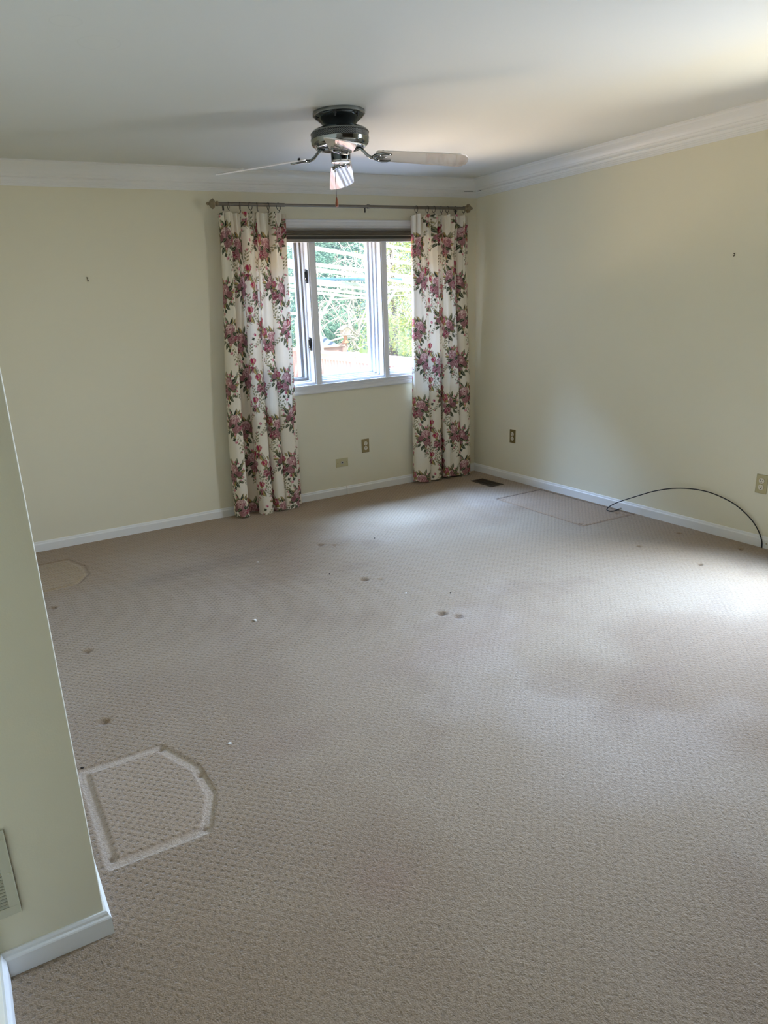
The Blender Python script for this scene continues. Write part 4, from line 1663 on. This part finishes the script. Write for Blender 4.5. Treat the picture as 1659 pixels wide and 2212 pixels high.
def tree(name, x, y, clumps, n, s, leafm, label, seed, trunk=True, cat="tree", bark=None):
    q = np.random.default_rng(seed)
    t = thing(name, (x, y, -.7), label, cat, "trees and shrubs beyond the deck")
    m = MB()
    for (dx, dy, z, rx, ry, rz) in clumps:
        foliage(m, x + dx, y + dy, z, rx, ry, rz, int(n * rx * rz * 2.4), s * .62, q)
    m.build("foliage", leafm, t)
    m = MB()
    top = max(c[2] for c in clumps)
    m.tube([(x, y, -.72), (x + .05, y, .3 * top), (x - .03, y + .04, top)], [.10, .08, .02], 8)
    for (dx, dy, z, rx, ry, rz) in clumps:
        m.tube([(x, y, max(-.3, z - rz)), (x + dx * .5, y + dy * .5, z - rz * .4), (x + dx, y + dy, z)], [.05, .035, .01], 6)
    m.build("trunk", bark or M_darkbark, t)
    return t


tree("evergreen_tree", 2.9, 12.2, [(0, 0, .7, .85, .8, 1.4), (.1, 0, 2.2, .75, .7, 1.2), (0, 0, 3.4, .5, .5, .9)], 2600, .075, M_ever, "blue green evergreen behind the left part of the window", 1)
tree("evergreen_tree", 5.1, 13.4, [(0, 0, .9, .95, .8, 1.5), (-.1, 0, 2.4, .8, .7, 1.3), (.1, 0, 3.7, .6, .6, 1.0)], 2400, .075, M_ever, "blue green evergreen behind the bird feeder", 2)
tree("leafy_tree", 7.4, 12.9, [(0, 0, 1.1, .95, .8, 1.2), (.1, 0, 2.6, .95, .8, 1.2), (-.1, 0, 3.8, .8, .7, .9)], 1300, .075, M_yell, "yellow green tree seen at the right side of the middle pane", 3)
tree("leafy_tree", 10.1, 13.6, [(0, 0, .9, .95, .8, 1.4), (.1, 0, 2.8, 1.0, .8, 1.3), (-.1, 0, 4.0, .8, .7, .9)], 900, .08, M_mid, "mid green tree seen through the right pane", 4)
tree("shrub", 4.35, 9.5, [(0, 0, -.10, .62, .45, .50), (.25, .1, .02, .45, .4, .42)], 3600, .045, M_mid, "low green shrub right of the bird feeder", 6, cat="shrub", bark=M_darkbark)
tree("shrub", 6.15, 9.6, [(0, 0, .0, .62, .5, .55), (.25, .1, .22, .45, .4, .42)], 3000, .045, M_yell, "low yellow green shrub behind the railing in the right pane", 7, cat="shrub")
tree("shrub", 6.1, 11.1, [(0, 0, .75, .6, .4, .55), (-.3, .1, .9, .45, .4, .42)], 2400, .05, M_yell, "taller yellow green shrub behind the bare tree", 8, cat="shrub")
tree("shrub", 8.3, 11.2, [(0, 0, .35, .75, .6, .8), (.1, 0, 1.1, .6, .5, .55)], 1300, .05, M_pale, "grey twiggy shrub in the right pane", 9, cat="shrub", bark=M_bark)
tree("evergreen_tree", 12.8, 17.6, [(0, 0, 1.8, 1.8, 1.0, 2.2), (0, 0, 4.4, 1.8, .9, 1.9)], 900, .11, M_ever, "tall blue green evergreen farthest back on the right", 12)
tree("evergreen_tree", 7.9, 17.3, [(0, 0, 1.8, 1.8, 1.0, 2.2), (0, 0, 4.4, 1.8, .9, 1.9)], 900, .11, M_ever, "tall blue green evergreen farthest back behind the middle pane", 13)

# bare tree with pale tangled branches
bt = thing("bare_tree", (4.75, 10.3, -.7), "bare tree with a tangle of pale curving branches outside the middle pane", "tree")
m = MB()
q = np.random.default_rng(5)


def branch(p, d, L, r, depth):
    n = 7
    pts = [Vector(p)]
    dd = Vector(d).normalized()
    curl = Vector(q.normal(size=3)) * .20
    curl.y *= .4
    for i in range(n):
        dd = (dd + curl + Vector(q.normal(size=3)) * .14 + Vector((0, 0, -.10 if depth > 1 else .0))).normalized()
        pts.append(pts[-1] + dd * (L / n))
    m.tube(pts, [max(.0035, r * (1 - .55 * i / n)) for i in range(n + 1)], 5 if depth > 1 else 8)
    if depth >= 4:
        return
    for k in range((5, 5, 4, 3)[depth]):
        i = int(q.integers(2, n + 1))
        nd = Vector(q.normal(size=3))
        nd.y *= .5
        nd = (dd + nd * .9).normalized()
        branch(pts[i], nd, L * q.uniform(.5, .75), max(.006, r * .5), depth + 1)


branch((4.75, 10.3, -.72), (-.10, -.1, 1), 1.7, .07, 0)
branch((4.72, 10.3, .5), (-1.1, -.55, .9), 1.35, .030, 1)
branch((4.72, 10.3, .7), (-.7, -.4, 1), 1.5, .030, 1)
branch((4.72, 10.3, .8), (-.9, -.7, .35), 1.3, .026, 1)
branch((4.74, 10.3, .9), (.1, -.3, 1), 1.5, .028, 1)
branch((4.6, 10.25, 1.5), (-.6, -.4, 1), 1.3, .022, 1)
branch((4.7, 10.25, 1.9), (.2, -.3, 1), 1.1, .020, 1)
m.build("branches", M_bark, bt, smooth=True)
